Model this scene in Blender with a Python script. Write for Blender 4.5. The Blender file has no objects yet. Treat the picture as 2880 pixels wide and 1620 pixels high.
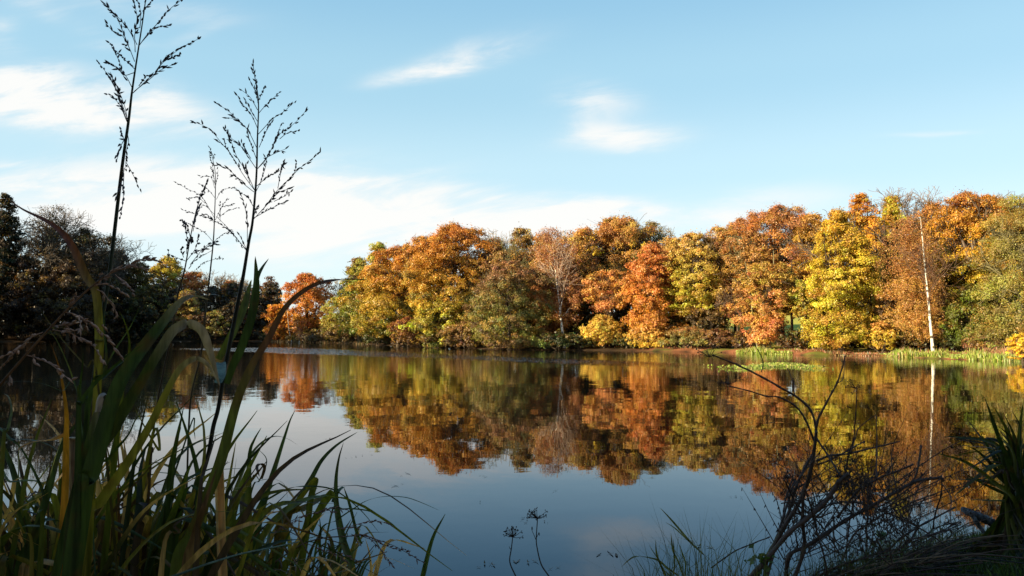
import bpy, math, random
import numpy as np
from mathutils import Vector

SC = bpy.context.scene
COL = SC.collection
# ------------------------------------------------------------------ camera geometry
F, CX, CY = 2176.0, 1440.0, 810.0
HORIZON = 937.0
TH = math.atan((HORIZON - CY) / F)
CAMZ = 1.8

def ray(px, py):
    a = (px - CX) / F; b = (CY - py) / F
    return np.array([a, math.cos(TH) - b * math.sin(TH), math.sin(TH) + b * math.cos(TH)])

def P(px, py, D):
    """point seen at picture position px,py at forward distance D (metres)"""
    r = ray(px, py)
    return np.array([0, 0, CAMZ]) + r * (D / r[1])

def shoreD(py):
    r = ray(CX, py)
    return -CAMZ * r[1] / r[2]

cam_d = bpy.data.cameras.new("camera"); cam = bpy.data.objects.new("camera", cam_d)
COL.objects.link(cam); SC.camera = cam
cam_d.sensor_width = 36; cam_d.lens = 36 * F / 2880; cam_d.clip_end = 6000; cam_d.clip_start = 0.05
cam.location = (0, 0, CAMZ); cam.rotation_euler = (math.pi / 2 + TH, 0, 0)

# ------------------------------------------------------------------ object helpers
def tag(o, label=None, cat=None, group=None, kind=None):
    if label: o['label'] = label
    if cat: o['category'] = cat
    if group: o['group'] = group
    if kind: o['kind'] = kind
    return o

def empty(name, loc, label, cat, group=None):
    o = bpy.data.objects.new(name, None); COL.objects.link(o); o.location = loc
    o.empty_display_size = 0.2
    return tag(o, label, cat, group)

def mesh_obj(name, verts, faces, mat, parent=None, col=None, smooth=False):
    """verts Nx3, faces list of arrays (each kx3 or kx4 index arrays)"""
    me = bpy.data.meshes.new(name)
    verts = np.asarray(verts, dtype=np.float32)
    if parent is not None:
        verts = verts - np.array(parent_world(parent), dtype=np.float32)
    me.vertices.add(len(verts)); me.vertices.foreach_set("co", verts.ravel())
    if not isinstance(faces, list): faces = [faces]
    faces = [np.asarray(f, dtype=np.int32) for f in faces if len(f)]
    loops = np.concatenate([f.ravel() for f in faces])
    totals = np.concatenate([np.full(len(f), f.shape[1], dtype=np.int32) for f in faces])
    starts = np.concatenate([[0], np.cumsum(totals)[:-1]]).astype(np.int32)
    me.loops.add(len(loops)); me.loops.foreach_set("vertex_index", loops)
    me.polygons.add(len(totals)); me.polygons.foreach_set("loop_start", starts)
    me.polygons.foreach_set("loop_total", totals)
    if smooth: me.polygons.foreach_set("use_smooth", np.ones(len(totals), dtype=bool))
    if col is not None:
        c = np.ones((len(verts), 4), dtype=np.float32); c[:, :3] = col
        at = me.color_attributes.new("Col", 'FLOAT_COLOR', 'POINT')
        at.data.foreach_set("color", c.ravel())
    me.update(calc_edges=True)
    me.materials.append(mat)
    o = bpy.data.objects.new(name, me); COL.objects.link(o)
    if parent is not None: o.parent = parent
    return o

def parent_world(p):
    v = np.array(p.location)
    while p.parent is not None:
        p = p.parent; v = v + np.array(p.location)
    return v

class Geo:
    """collects tubes, ribbons and leaves into one mesh"""
    def __init__(s): s.v = []; s.q = []; s.t = []; s.c = []; s.n = 0
    def add(s, v, q=None, t=None, c=(1, 1, 1)):
        v = np.asarray(v, dtype=np.float32).reshape(-1, 3)
        if q is not None and len(q): s.q.append(np.asarray(q).reshape(-1, 4) + s.n)
        if t is not None and len(t): s.t.append(np.asarray(t).reshape(-1, 3) + s.n)
        cc = np.empty((len(v), 3), dtype=np.float32); cc[:] = c
        s.v.append(v); s.c.append(cc); s.n += len(v)
    def tube(s, pts, rad, sides=6, c=(1, 1, 1), cap=False):
        pts = np.asarray(pts, dtype=float); n = len(pts)
        rad = np.broadcast_to(np.asarray(rad, dtype=float), (n,))
        tan = np.gradient(pts, axis=0); tan /= (np.linalg.norm(tan, axis=1)[:, None] + 1e-9)
        ref = np.array([0.0, 0, 1]) if abs(tan[0][2]) < 0.9 else np.array([1.0, 0, 0])
        u = np.cross(tan, ref); u /= (np.linalg.norm(u, axis=1)[:, None] + 1e-9)
        w = np.cross(tan, u)
        a = np.arange(sides) / sides * 2 * np.pi
        ring = (pts[:, None, :] + rad[:, None, None] * (np.cos(a)[None, :, None] * u[:, None, :] + np.sin(a)[None, :, None] * w[:, None, :]))
        i = np.arange(n - 1)[:, None] * sides; j = np.arange(sides)[None, :]; k = (j + 1) % sides
        q = np.stack([i + j, i + k, i + sides + k, i + sides + j], axis=-1).reshape(-1, 4)
        v = ring.reshape(-1, 3); t = None
        if cap:
            v = np.vstack([v, pts[-1:], pts[:1]]); m = n * sides
            jj = np.arange(sides); kk = (jj + 1) % sides
            t = np.vstack([np.stack([(n - 1) * sides + jj, (n - 1) * sides + kk, np.full(sides, m)], 1),
                           np.stack([kk, jj, np.full(sides, m + 1)], 1)])
        s.add(v, q, t, c)
    def ribbon(s, pts, width, side, fold=0.25, c=None):
        """leaf blade: 5 verts across with a keel; width per point, side = sideways dirs"""
        pts = np.asarray(pts, dtype=float); n = len(pts)
        tan = np.gradient(pts, axis=0); tan /= (np.linalg.norm(tan, axis=1)[:, None] + 1e-9)
        side = np.broadcast_to(side, (n, 3)).astype(float)
        side = side - (side * tan).sum(1)[:, None] * tan
        side /= (np.linalg.norm(side, axis=1)[:, None] + 1e-9)
        nor = np.cross(side, tan)
        off = np.array([-1, -0.5, 0, 0.5, 1]); dep = np.array([0, -0.6, -1.0, -0.6, 0]) * fold
        w = np.broadcast_to(np.asarray(width, dtype=float), (n,)) * 0.5
        v = pts[:, None, :] + w[:, None, None] * (off[None, :, None] * side[:, None, :] + dep[None, :, None] * nor[:, None, :])
        i = np.arange(n - 1)[:, None] * 5; j = np.arange(4)[None, :]
        q = np.stack([i + j, i + j + 1, i + 5 + j + 1, i + 5 + j], -1).reshape(-1, 4)
        if c is not None and np.ndim(c) == 2: c = np.repeat(np.asarray(c), 5, axis=0)
        s.add(v.reshape(-1, 3), q, None, (1, 1, 1) if c is None else c)
    def leaves(s, cen, nor, size, col, rng, aspect=0.7):
        n = len(cen)
        if n == 0: return
        nor = nor / (np.linalg.norm(nor, axis=1)[:, None] + 1e-9)
        r = rng.normal(size=(n, 3)); u = np.cross(nor, r); u /= (np.linalg.norm(u, axis=1)[:, None] + 1e-9)
        w = np.cross(nor, u)
        a = size[:, None] * 0.5
        bend = nor * a * rng.uniform(-0.35, 0.35, (n, 1))
        v = np.stack([cen - u * a + bend, cen - w * a * aspect, cen + u * a + bend, cen + w * a * aspect], 1).reshape(-1, 3)
        q = np.arange(4 * n).reshape(n, 4)
        s.add(v, q, None, np.repeat(col, 4, axis=0))
    def build(s, name, mat, parent=None, smooth=False):
        v = np.concatenate(s.v); c = np.concatenate(s.c); f = []
        if s.q: f.append(np.concatenate(s.q))
        if s.t: f.append(np.concatenate(s.t))
        return mesh_obj(name, v, f, mat, parent, c, smooth)

def catmull(pts, n=8):
    pts = np.asarray(pts, dtype=float)
    if len(pts) < 3:
        t = np.linspace(0, 1, n * (len(pts) - 1) + 1)[:, None]; return pts[0] * (1 - t) + pts[-1] * t
    p = np.vstack([2 * pts[0] - pts[1], pts, 2 * pts[-1] - pts[-2]]); out = []
    for i in range(1, len(p) - 2):
        t = np.linspace(0, 1, n, endpoint=False)[:, None]
        a, b, c, d = p[i - 1], p[i], p[i + 1], p[i + 2]
        out.append(0.5 * (2 * b + (c - a) * t + (2 * a - 5 * b + 4 * c - d) * t ** 2 + (3 * b - a - 3 * c + d) * t ** 3))
    out.append(p[-2][None]); return np.vstack(out)

# ------------------------------------------------------------------ node helpers
class NT:
    def __init__(s, tree): s.t = tree; s.n = tree.nodes; s.l = tree.links; s.n.clear()
    def node(s, typ, **kw):
        nd = s.n.new(typ)
        for k, v in kw.items(): setattr(nd, k, v)
        return nd
    def put(s, sock, v):
        if hasattr(v, 'is_output'): s.l.new(v, sock)
        elif v is not None: sock.default_value = v
    def m(s, op, a, b=None, c=None, clamp=False):
        nd = s.node('ShaderNodeMath', operation=op, use_clamp=clamp)
        s.put(nd.inputs[0], a)
        if b is not None: s.put(nd.inputs[1], b)
        if c is not None: s.put(nd.inputs[2], c)
        return nd.outputs[0]
    def vm(s, op, a, b=None, scale=None):
        nd = s.node('ShaderNodeVectorMath', operation=op); s.put(nd.inputs[0], a)
        if b is not None: s.put(nd.inputs[1], b)
        if scale is not None: s.put(nd.inputs['Scale'], scale)
        return nd.outputs[0]
    def smooth(s, x, lo, hi, a=0.0, b=1.0):
        nd = s.node('ShaderNodeMapRange', interpolation_type='SMOOTHSTEP')
        for i, v in enumerate([x, lo, hi, a, b]): s.put(nd.inputs[i], v)
        return nd.outputs[0]
    def mix(s, fac, a, b, typ='MIX'):
        nd = s.node('ShaderNodeMix', data_type='RGBA', blend_type=typ)
        s.put(nd.inputs[0], fac); s.put(nd.inputs[6], a); s.put(nd.inputs[7], b)
        return nd.outputs[2]
    def noise(s, vec, scale, detail=2, rough=0.5, dist=0.0, dim='3D'):
        nd = s.node('ShaderNodeTexNoise', noise_dimensions=dim)
        if vec is not None: s.put(nd.inputs['Vector'], vec)
        nd.inputs['Scale'].default_value = scale; nd.inputs['Detail'].default_value = detail
        nd.inputs['Roughness'].default_value = rough; nd.inputs['Distortion'].default_value = dist
        return nd
    def comb(s, x, y, z):
        nd = s.node('ShaderNodeCombineXYZ')
        for i, v in enumerate((x, y, z)): s.put(nd.inputs[i], v)
        return nd.outputs[0]
    def sep(s, v):
        nd = s.node('ShaderNodeSeparateXYZ'); s.put(nd.inputs[0], v); return nd.outputs

def new_mat(name):
    m = bpy.data.materials.new(name); m.use_nodes = True
    return m, NT(m.node_tree)

# ------------------------------------------------------------------ materials
def leaf_material(name, trans=0.35, gain=1.0):
    m, g = new_mat(name)
    at = g.node('ShaderNodeAttribute', attribute_name='Col').outputs['Color']
    co = g.node('ShaderNodeNewGeometry').outputs['Position']
    nz = g.noise(co, 0.9, 2).outputs['Fac']
    v = g.smooth(nz, 0.3, 0.7, 0.82 * gain, 1.18 * gain)
    c = g.vm('SCALE', at, scale=v)
    d = g.node('ShaderNodeBsdfDiffuse'); g.put(d.inputs[0], c)
    t = g.node('ShaderNodeBsdfTranslucent'); g.put(t.inputs[0], g.vm('MULTIPLY', c, (1.1, 1.05, 0.6)))
    mx = g.node('ShaderNodeMixShader'); mx.inputs[0].default_value = trans
    g.l.new(d.outputs[0], mx.inputs[1]); g.l.new(t.outputs[0], mx.inputs[2])
    gl = g.node('ShaderNodeBsdfGlossy'); gl.inputs['Roughness'].default_value = 0.45
    m2 = g.node('ShaderNodeMixShader'); m2.inputs[0].default_value = 0.035
    g.l.new(mx.outputs[0], m2.inputs[1]); g.l.new(gl.outputs[0], m2.inputs[2])
    o = g.node('ShaderNodeOutputMaterial'); g.l.new(m2.outputs[0], o.inputs[0])
    return m

def bark_material(name, ca, cb, scale=6.0, stretch=(1, 1, 0.2), lo=0.35, hi=0.65, rough=0.9):
    m, g = new_mat(name)
    co = g.node('ShaderNodeNewGeometry').outputs['Position']
    v = g.vm('MULTIPLY', co, stretch)
    nz = g.noise(v, scale, 5, 0.65).outputs['Fac']
    f = g.smooth(nz, lo, hi)
    c = g.mix(f, (*ca, 1), (*cb, 1))
    b = g.node('ShaderNodeBsdfPrincipled'); g.put(b.inputs['Base Color'], c); b.inputs['Roughness'].default_value = rough
    b.inputs['Specular IOR Level'].default_value = 0.2
    bp = g.node('ShaderNodeBump'); bp.inputs['Strength'].default_value = 0.6; bp.inputs['Distance'].default_value = 0.02
    g.put(bp.inputs['Height'], nz); g.l.new(bp.outputs[0], b.inputs['Normal'])
    o = g.node('ShaderNodeOutputMaterial'); g.l.new(b.outputs[0], o.inputs[0])
    return m

M_LEAF = leaf_material('autumn_leaves')
M_TWIG = leaf_material('twigs', 0.0)
M_BARK = bark_material('brown_bark', (0.05, 0.035, 0.022), (0.15, 0.11, 0.07), 8)
M_BARKG = bark_material('grey_green_bark', (0.09, 0.085, 0.04), (0.25, 0.22, 0.12), 8)
M_BIRCH = bark_material('birch_bark', (0.10, 0.08, 0.06), (0.74, 0.68, 0.56), 1.7, (1.0, 1.0, 2.4), 0.42, 0.50)
# ------------------------------------------------------------------ sun and sky
SUN_AZ = math.atan2(-1.0, -0.55)       # compass from +Y, towards +X
SUN_EL = math.radians(19)
sd = Vector((math.sin(SUN_AZ) * math.cos(SUN_EL), math.cos(SUN_AZ) * math.cos(SUN_EL), math.sin(SUN_EL)))
ld = bpy.data.lights.new("sun", 'SUN'); ld.energy = 5.0; ld.angle = math.radians(0.53); ld.color = (1.0, 0.83, 0.54)
lo = bpy.data.objects.new("sun", ld); COL.objects.link(lo)
lo.rotation_euler = sd.to_track_quat('Z', 'Y').to_euler()

w = bpy.data.worlds.new("World"); SC.world = w; w.use_nodes = True
g = NT(w.node_tree)
sky = g.node('ShaderNodeTexSky', sky_type='NISHITA')
sky.sun_disc = False; sky.sun_elevation = SUN_EL; sky.sun_rotation = SUN_AZ
sky.air_density = 1.0; sky.dust_density = 0.6; sky.ozone_density = 1.6; sky.altitude = 50
tc = g.node('ShaderNodeTexCoord').outputs['Generated']
X, Y, Z = g.sep(tc)
yy = g.m('MAXIMUM', Y, 0.08)
u = g.m('DIVIDE', X, yy); v = g.m('DIVIDE', Z, yy)
uv = g.comb(u, g.m('MULTIPLY', v, 2.6), 0.0)
warp = g.noise(uv, 3.2, 3, 0.5).outputs['Color']
wx, wy, wz = g.sep(warp)
u2 = g.m('ADD', u, g.m('MULTIPLY', g.m('SUBTRACT', wx, 0.5), 0.10))
v2 = g.m('ADD', v, g.m('MULTIPLY', g.m('SUBTRACT', wy, 0.5), 0.028))
fine = g.noise(g.comb(g.m('MULTIPLY', u, 1.0), g.m('MULTIPLY', g.m('SUBTRACT', v, g.m('MULTIPLY', u, 0.13)), 4.2), 1.7), 5.5, 9, 0.62, 0.4).outputs['Fac']
big = g.noise(g.comb(u, g.m('MULTIPLY', v, 3.0), 5.3), 2.0, 3, 0.5).outputs['Fac']

def sky_uv(px, py):
    r = ray(px, py); return r[0] / r[1], r[2] / r[1]
# px, py, half width, half height, tilt, strength
clouds = [(110, 290, 235, 78, -0.10, 1.30), (20, 220, 110, 45, 0.1, 0.9), (225, 330, 160, 40, -0.05, 1.0),
          (500, 320, 140, 52, -0.15, 0.75), (430, 270, 90, 40, -0.2, .45),
          (1190, 203, 120, 30, 0.20, 0.78), (1330, 160, 175, 42, 0.26, 0.62),
          (1690, 275, 105, 42, -0.05, 0.62), (1760, 385, 150, 34, 0.04, 0.85), (1640, 350, 90, 60, 0.0, 0.40), (1800, 425, 90, 18, 0, .45),
          (2640, 371, 120, 9, 0.04, 0.42),
          (150, 35, 170, 30, -0.35, 0.42), (420, 25, 240, 45, -0.1, 0.42), (330, 118, 100, 14, 0, 0.32), (560, 100, 70, 20, 0.4, .3),
          (10, 70, 50, 30, 0, .45), (10, 130, 60, 25, 0, .45), (1260, 120, 60, 20, .3, .25),
          (20, 463, 60, 14, 0.0, 0.7), (420, 500, 260, 55, -0.03, 0.75), (120, 560, 260, 50, -0.1, 0.9), (430, 590, 300, 50, -0.05, 0.85),
          (720, 560, 330, 70, -0.02, 1.0), (1000, 580, 360, 85, -0.06, 1.0), (1120, 660, 400, 60, -0.05, 1.0), (700, 620, 300, 40, 0, .9), (250, 620, 250, 40, 0, .7), (900, 700, 300, 30, 0, .8), (950, 510, 200, 26, -0.03, .6),
          (1500, 560, 260, 26, -0.10, 0.65), (1640, 590, 200, 30, -0.06, 0.7), (900, 745, 160, 30, 0, 0.7),
          (740, 700, 130, 9, 0, 0.5), (2150, 560, 280, 40, 0.06, 0.40), (1950, 620, 260, 40, 0.06, 0.8), (1450, 640, 200, 30, 0, .8), (2700, 545, 120, 14, 0, .25)]
tot = None
for (px, py, hw, hh, tilt, amp) in clouds:
    cu, cv = sky_uv(px, py); c_, s_ = math.cos(tilt), math.sin(tilt)
    du = g.m('SUBTRACT', u2, cu); dv = g.m('SUBTRACT', v2, cv)
    ru = g.m('DIVIDE', g.m('ADD', g.m('MULTIPLY', du, c_), g.m('MULTIPLY', dv, s_)), 1.22 * hw / F)
    rv = g.m('DIVIDE', g.m('SUBTRACT', g.m('MULTIPLY', dv, c_), g.m('MULTIPLY', du, s_)), 1.30 * hh / F)
    rv = g.m('MULTIPLY', rv, g.m('ADD', 1.0, g.m('MULTIPLY', g.m('LESS_THAN', rv, 0.0), 0.35)))
    q = g.m('ADD', g.m('MULTIPLY', ru, ru), g.m('MULTIPLY', rv, rv))
    e = g.m('MULTIPLY', g.m('EXPONENT', g.m('MULTIPLY', q, -1.0)), amp)
    tot = e if tot is None else g.m('ADD', tot, e)
wisp = g.smooth(fine, 0.32, 0.68, 0.38, 1.36)
dens = g.m('MULTIPLY', tot, wisp)
dens = g.m('MULTIPLY', dens, g.smooth(Y, 0.10, 0.35))
back = g.m('MULTIPLY', g.smooth(g.m('MULTIPLY', big, fine), 0.26, 0.5), g.smooth(Y, 0.2, -0.2, 0.0, 0.5))
dens = g.m('ADD', dens, back)
cl = g.smooth(dens, 0.0, 1.35)
cl = g.m('MULTIPLY', cl, 0.93)
el = g.m('MAXIMUM', Z, 0.0)
haze = g.m('EXPONENT', g.m('MULTIPLY', el, -8.0))
ramp = g.node('ShaderNodeValToRGB'); g.put(ramp.inputs[0], el)
cr_ = ramp.color_ramp; cr_.interpolation = 'EASE'
stops = [(0.0, (3.6, 4.1, 4.2)), (0.10, (3.3, 4.02, 4.2)), (0.20, (2.55, 3.65, 4.05)), (0.31, (1.85, 3.1, 3.75)), (0.42, (1.35, 2.6, 3.5)), (0.7, (0.6, 1.5, 2.8)), (1.0, (0.35, 1.0, 2.2))]
while len(cr_.elements) < len(stops): cr_.elements.new(0.5)
for e_, (q_, c_) in zip(cr_.elements, stops): e_.position = q_; e_.color = (*[v_ / 5 for v_ in c_], 1)
rc = g.vm('SCALE', ramp.outputs[0], scale=5.0)
base = g.mix(0.18, rc, sky.outputs[0])
colr = g.mix(cl, base, (4.3, 4.25, 4.12, 1))
bg = g.node('ShaderNodeBackground'); g.put(bg.inputs[0], colr); bg.inputs[1].default_value = 0.10
o = g.node('ShaderNodeOutputWorld'); g.l.new(bg.outputs[0], o.inputs[0])

# ------------------------------------------------------------------ lake outline in plan
far_px = [(2960, 1020), (2880, 1017), (2740, 1013), (2600, 1008), (2500, 1002), (2400, 1000), (2280, 1000), (2200, 997), (2080, 993),
          (1940, 990), (1800, 988), (1600, 985), (1450, 984), (1350, 981), (1200, 976), (1100, 972), (1000, 966), (900, 964), (850, 963),
          (760, 961), (700, 960), (600, 960), (500, 960), (400, 960), (300, 960), (200, 961), (100, 961), (0, 962), (-100, 964)]
def shore_pt(px, py):
    D = shoreD(py); p = P(px, py, D); return (p[0], p[1])
far_xy = [shore_pt(*q) for q in far_px]
near_xy = [(-97, 138), (-86, 121), (-72, 100), (-58, 78), (-44, 55), (-30, 32), (-16, 13), (-10, 5.2), (-5, 4.3), (-2.5, 4.15), (-0.8, 4.1), (0.4, 4.3), (1.2, 4.75), (1.75, 5.15), (2.3, 5.55), (2.9, 6.0), (3.6, 6.55),
           (4.3, 7.1), (5.2, 7.7), (8, 9), (18, 15), (32, 28), (40, 40)]
LAKE = np.array(far_xy + near_xy)

def lake_sd(x, y):
    """signed distance, negative inside the lake"""
    x = np.asarray(x, dtype=float).ravel(); y = np.asarray(y, dtype=float).ravel()
    best = np.full(x.shape, 1e18); inside = np.zeros(x.shape, dtype=bool); n = len(LAKE)
    for i in range(n):
        ax, ay = LAKE[i]; bx, by = LAKE[(i + 1) % n]
        ex, ey = bx - ax, by - ay
        t = np.clip(((x - ax) * ex + (y - ay) * ey) / (ex * ex + ey * ey), 0, 1)
        d = (x - ax - t * ex) ** 2 + (y - ay - t * ey) ** 2
        best = np.minimum(best, d)
        cond = ((ay > y) != (by > y)) & (x < (bx - ax) * (y - ay) / (by - ay + 1e-12) + ax)
        inside ^= cond
    s = np.sqrt(best); s[inside] *= -1
    return s

def ground_h(x, y):
    x = np.asarray(x, dtype=float).ravel(); y = np.asarray(y, dtype=float).ravel()
    d = lake_sd(x, y)
    wob = 0.06 * np.sin(x * 1.7 + y * 0.6) * np.cos(y * 1.3 - x * 0.4)
    near = (np.hypot(x, y - 3) < 14)
    out = np.where(near, 0.22 * (1 - np.exp(-np.maximum(d, 0) / 0.35)) + 0.02 * np.clip(d, 0, 5) + wob * 0.5 * np.clip(d, 0, 1),
                   np.where(x > 14, 0.42, 0.22) * (1 - np.exp(-np.maximum(d, 0) / 1.2)) + wob * np.clip(d, 0, 1))
    hill = np.where((y > 20) & (x > -20), np.clip((d - 9) * 0.070, 0, 5.2), 0)
    left = np.where((y > 30) & (x < -10), np.clip((d - 3) * 0.05, 0, 4), 0) * np.clip((-10 - x) / 30, 0, 1)
    hill = np.maximum(hill * np.clip((x + 30) / 20, 0, 1), left)
    ins = -0.9 * (1 - np.exp(np.minimum(d, 0) / 0.9))
    return np.where(d > 0, out + hill, ins)
def gh(x, y): return float(ground_h([x], [y])[0])

# ground: one sheet to the horizon, polar grid about the viewpoint
ang = np.concatenate([np.linspace(-45, 45, 620), np.linspace(47, 313, 134)]) * math.pi / 180
rad = np.exp(np.linspace(math.log(0.6), math.log(2500), 560)); rad = np.concatenate([[0.0], rad])
A, R = np.meshgrid(ang, rad, indexing='ij')
gx = R * np.sin(A); gy = R * np.cos(A)
gz = ground_h(gx, gy)
sdv = lake_sd(gx, gy)
na, nr = A.shape
i = np.arange(na)[:, None]; j = np.arange(nr - 1)[None, :]; i2 = (i + 1) % na
quads = np.stack([i * nr + j, i2 * nr + j, i2 * nr + j + 1, i * nr + j + 1], -1).reshape(-1, 4)
zone = np.zeros((na * nr, 3), dtype=np.float32)
zone[:, 0] = np.maximum(np.clip(1 - (sdv - 6) / 5, 0, 1), (gx.ravel() < -12))                    # leaf litter near the shore; all left ground joins it to go shade-dark
zone[:, 1] = (np.hypot(gx.ravel(), gy.ravel()) < 16)             # near bank
zone[:, 2] = np.clip(sdv / 0.3, 0, 1)
m_ground, g = new_mat('ground')
at = g.sep(g.node('ShaderNodeAttribute', attribute_name='Col').outputs['Vector'])
pos = g.node('ShaderNodeNewGeometry').outputs['Position']
n1 = g.noise(pos, 1.3, 6, 0.65).outputs['Fac']; n2 = g.noise(pos, 14, 5, 0.7).outputs['Fac']; n3 = g.noise(pos, 0.25, 3).outputs['Fac']
grass = g.mix(g.smooth(n1, 0.35, 0.65), (0.34, 0.33, 0.07, 1), (0.46, 0.42, 0.09, 1))
litter = g.mix(g.smooth(n2, 0.35, 0.65), (0.16, 0.07, 0.035, 1), (0.42, 0.17, 0.08, 1))
litter = g.mix(g.smooth(n3, 0.50, 0.62, 0, 0.8), litter, (0.13, 0.17, 0.03, 1))
litter = g.mix(g.smooth(g.sep(pos)[0], 10.0, 18.0), (0.055, 0.035, 0.02, 1), litter)  # litter left of the right bank darkened to stand for tree shade
near = g.mix(g.smooth(n2, 0.35, 0.65), (0.03, 0.022, 0.014, 1), (0.06, 0.06, 0.02, 1))
c = g.mix(at[0], grass, litter); c = g.mix(at[1], c, near)
c = g.mix(at[2], (0.03, 0.022, 0.015, 1), c)
b = g.node('ShaderNodeBsdfPrincipled'); g.put(b.inputs['Base Color'], c); b.inputs['Roughness'].default_value = 0.95; b.inputs['Specular IOR Level'].default_value = 0.0
bp = g.node('ShaderNodeBump'); bp.inputs['Strength'].default_value = 0.8; bp.inputs['Distance'].default_value = 0.05
g.put(bp.inputs['Height'], n2); g.l.new(bp.outputs[0], b.inputs['Normal'])
o = g.node('ShaderNodeOutputMaterial'); g.l.new(b.outputs[0], o.inputs[0])
gr = mesh_obj('ground', np.stack([gx.ravel(), gy.ravel(), gz], 1), quads, m_ground, None, zone, True)
tag(gr, 'leaf strewn banks and meadow around the lake', 'ground', kind='structure')

# ------------------------------------------------------------------ water
m_water, g = new_mat('lake_water')
pos = g.node('ShaderNodeNewGeometry').outputs['Position']
px_, py_, pz_ = g.sep(pos)
def slope(scale, detail, seed, sx=1.0, sy=1.0):
    vv = g.vm('ADD', g.vm('MULTIPLY', pos, (sx, sy, 1)), (seed, seed * 0.7, seed))
    return g.vm('SUBTRACT', g.noise(vv, scale, detail, 0.55).outputs['Color'], (0.5, 0.5, 0.5))
swell = slope(0.55, 2, 3.1, 1.0, 1.6); rip = slope(2.6, 2, 11.7, 0.8, 1.6); tiny = slope(14.0, 2, 23.0)
# calm / ruffled map: a breeze lane crosses the far water, calm near water
calm = g.smooth(g.noise(g.vm('MULTIPLY', pos, (0.35, 1.0, 1)), 0.06, 4, 0.6).outputs['Fac'], 0.35, 0.65, 0.6, 1.3)
dist = g.m('SQRT', g.m('ADD', g.m('MULTIPLY', px_, px_), g.m('MULTIPLY', py_, py_)))
farf = g.smooth(py_, 9.0, 62.0, 0.5, 2.4)
a_sw = g.m('MULTIPLY', g.m('MULTIPLY', calm, farf), g.smooth(py_, 15.0, 50.0, 0.0095, 0.0034))
a_rp = g.m('MULTIPLY', g.m('MULTIPLY', calm, farf), g.smooth(py_, 15.0, 50.0, 0.0085, 0.0070))
a_tn = g.m('MULTIPLY', farf, g.smooth(py_, 12.0, 55.0, 0.0040, 0.0170))
def lane(p0, p1, hw, end):
    (x0, y0), (x1, y1) = p0, p1; L = math.hypot(x1 - x0, y1 - y0); ux, uy = (x1 - x0) / L, (y1 - y0) / L
    dx = g.m('SUBTRACT', px_, x0); dy = g.m('SUBTRACT', py_, y0)
    al = g.m('ADD', g.m('MULTIPLY', dx, ux), g.m('MULTIPLY', dy, uy))
    pe = g.m('ABSOLUTE', g.m('SUBTRACT', g.m('MULTIPLY', dx, uy), g.m('MULTIPLY', dy, ux)))
    wob = g.m('MULTIPLY', g.m('SUBTRACT', g.noise(g.vm('MULTIPLY', pos, (1, 1, 1)), 0.12, 4, 0.6).outputs['Fac'], 0.5), 3.5)
    pe = g.m('ADD', pe, wob)
    hwv = g.smooth(al, 0.0, L, hw * 1.1, hw * 0.5)
    mk = g.m('SUBTRACT', 1.0, g.smooth(g.m('DIVIDE', pe, hwv), 0.55, 1.1))
    mk = g.m('MULTIPLY', mk, g.smooth(al, -5.0, 6.0)); mk = g.m('MULTIPLY', mk, g.smooth(al, L + end, L - 6.0))
    return mk
lm = lane((-34, 94), (6, 47), 7.0, 8.0)
a_ln = g.m('MULTIPLY', lm, 0.8)
fine2 = slope(5.0, 3, 41.0)
sl = g.vm('ADD', g.vm('SCALE', swell, scale=a_sw), g.vm('SCALE', rip, scale=a_rp))
sl = g.vm('ADD', sl, g.vm('SCALE', tiny, scale=a_tn)); sl = g.vm('ADD', sl, g.vm('SCALE', fine2, scale=a_ln))
sx, sy, sz = g.sep(sl)
nrm = g.vm('NORMALIZE', g.comb(g.m('MULTIPLY', sx, 2.0), g.m('MULTIPLY', sy, 2.0), 1.0))
fr = g.node('ShaderNodeFresnel'); fr.inputs['IOR'].default_value = 1.30; g.l.new(nrm, fr.inputs['Normal'])
gl = g.node('ShaderNodeBsdfGlossy'); gl.inputs['Roughness'].default_value = 0.015; g.l.new(nrm, gl.inputs['Normal'])
g.put(gl.inputs['Color'], g.mix(g.smooth(fr.outputs[0], 0.10, 0.50), (0.52, 0.73, 0.97, 1), (1, 1, 1, 1)))
df = g.node('ShaderNodeBsdfDiffuse'); df.inputs['Color'].default_value = (0.004, 0.005, 0.004, 1)
mx = g.node('ShaderNodeMixShader'); g.l.new(fr.outputs[0], mx.inputs[0]); g.l.new(df.outputs[0], mx.inputs[1]); g.l.new(gl.outputs[0], mx.inputs[2])
o = g.node('ShaderNodeOutputMaterial'); g.l.new(mx.outputs[0], o.inputs[0])
wv = np.array([(-260, -4, 0), (140, -4, 0), (140, 240, 0), (-260, 240, 0)], dtype=float)
# the water sheet: triangulated strip that stays within the lake basin
wt = mesh_obj('lake_water', wv, np.array([[0, 1, 2, 3]]), m_water)
tag(wt, 'calm lake mirroring the autumn trees and the sky', 'lake', kind='structure')
# ------------------------------------------------------------------ leaf colours (base colours of the leaves themselves, before shade darkens the left bank's)
ORG = (0.60, 0.235, 0.02); RED = (0.50, 0.13, 0.025); GLD = (0.60, 0.33, 0.025); YEL = (0.60, 0.44, 0.035); YGR = (0.46, 0.37, 0.03)
GRN = (0.13, 0.17, 0.02); OLV = (0.26, 0.23, 0.05); BRN = (0.28, 0.13, 0.05); SAL = (0.66, 0.28, 0.09); DGR = (0.05, 0.065, 0.018)
RBR = (0.38, 0.15, 0.06); TAN = (0.42, 0.27, 0.11); DBR = (0.10, 0.06, 0.03)
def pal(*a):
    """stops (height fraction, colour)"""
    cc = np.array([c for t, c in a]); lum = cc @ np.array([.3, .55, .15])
    return ([t for t, c in a], cc * 0.97 + 0.05 * lum[:, None] * np.array([1.15, .95, .6]))

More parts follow.
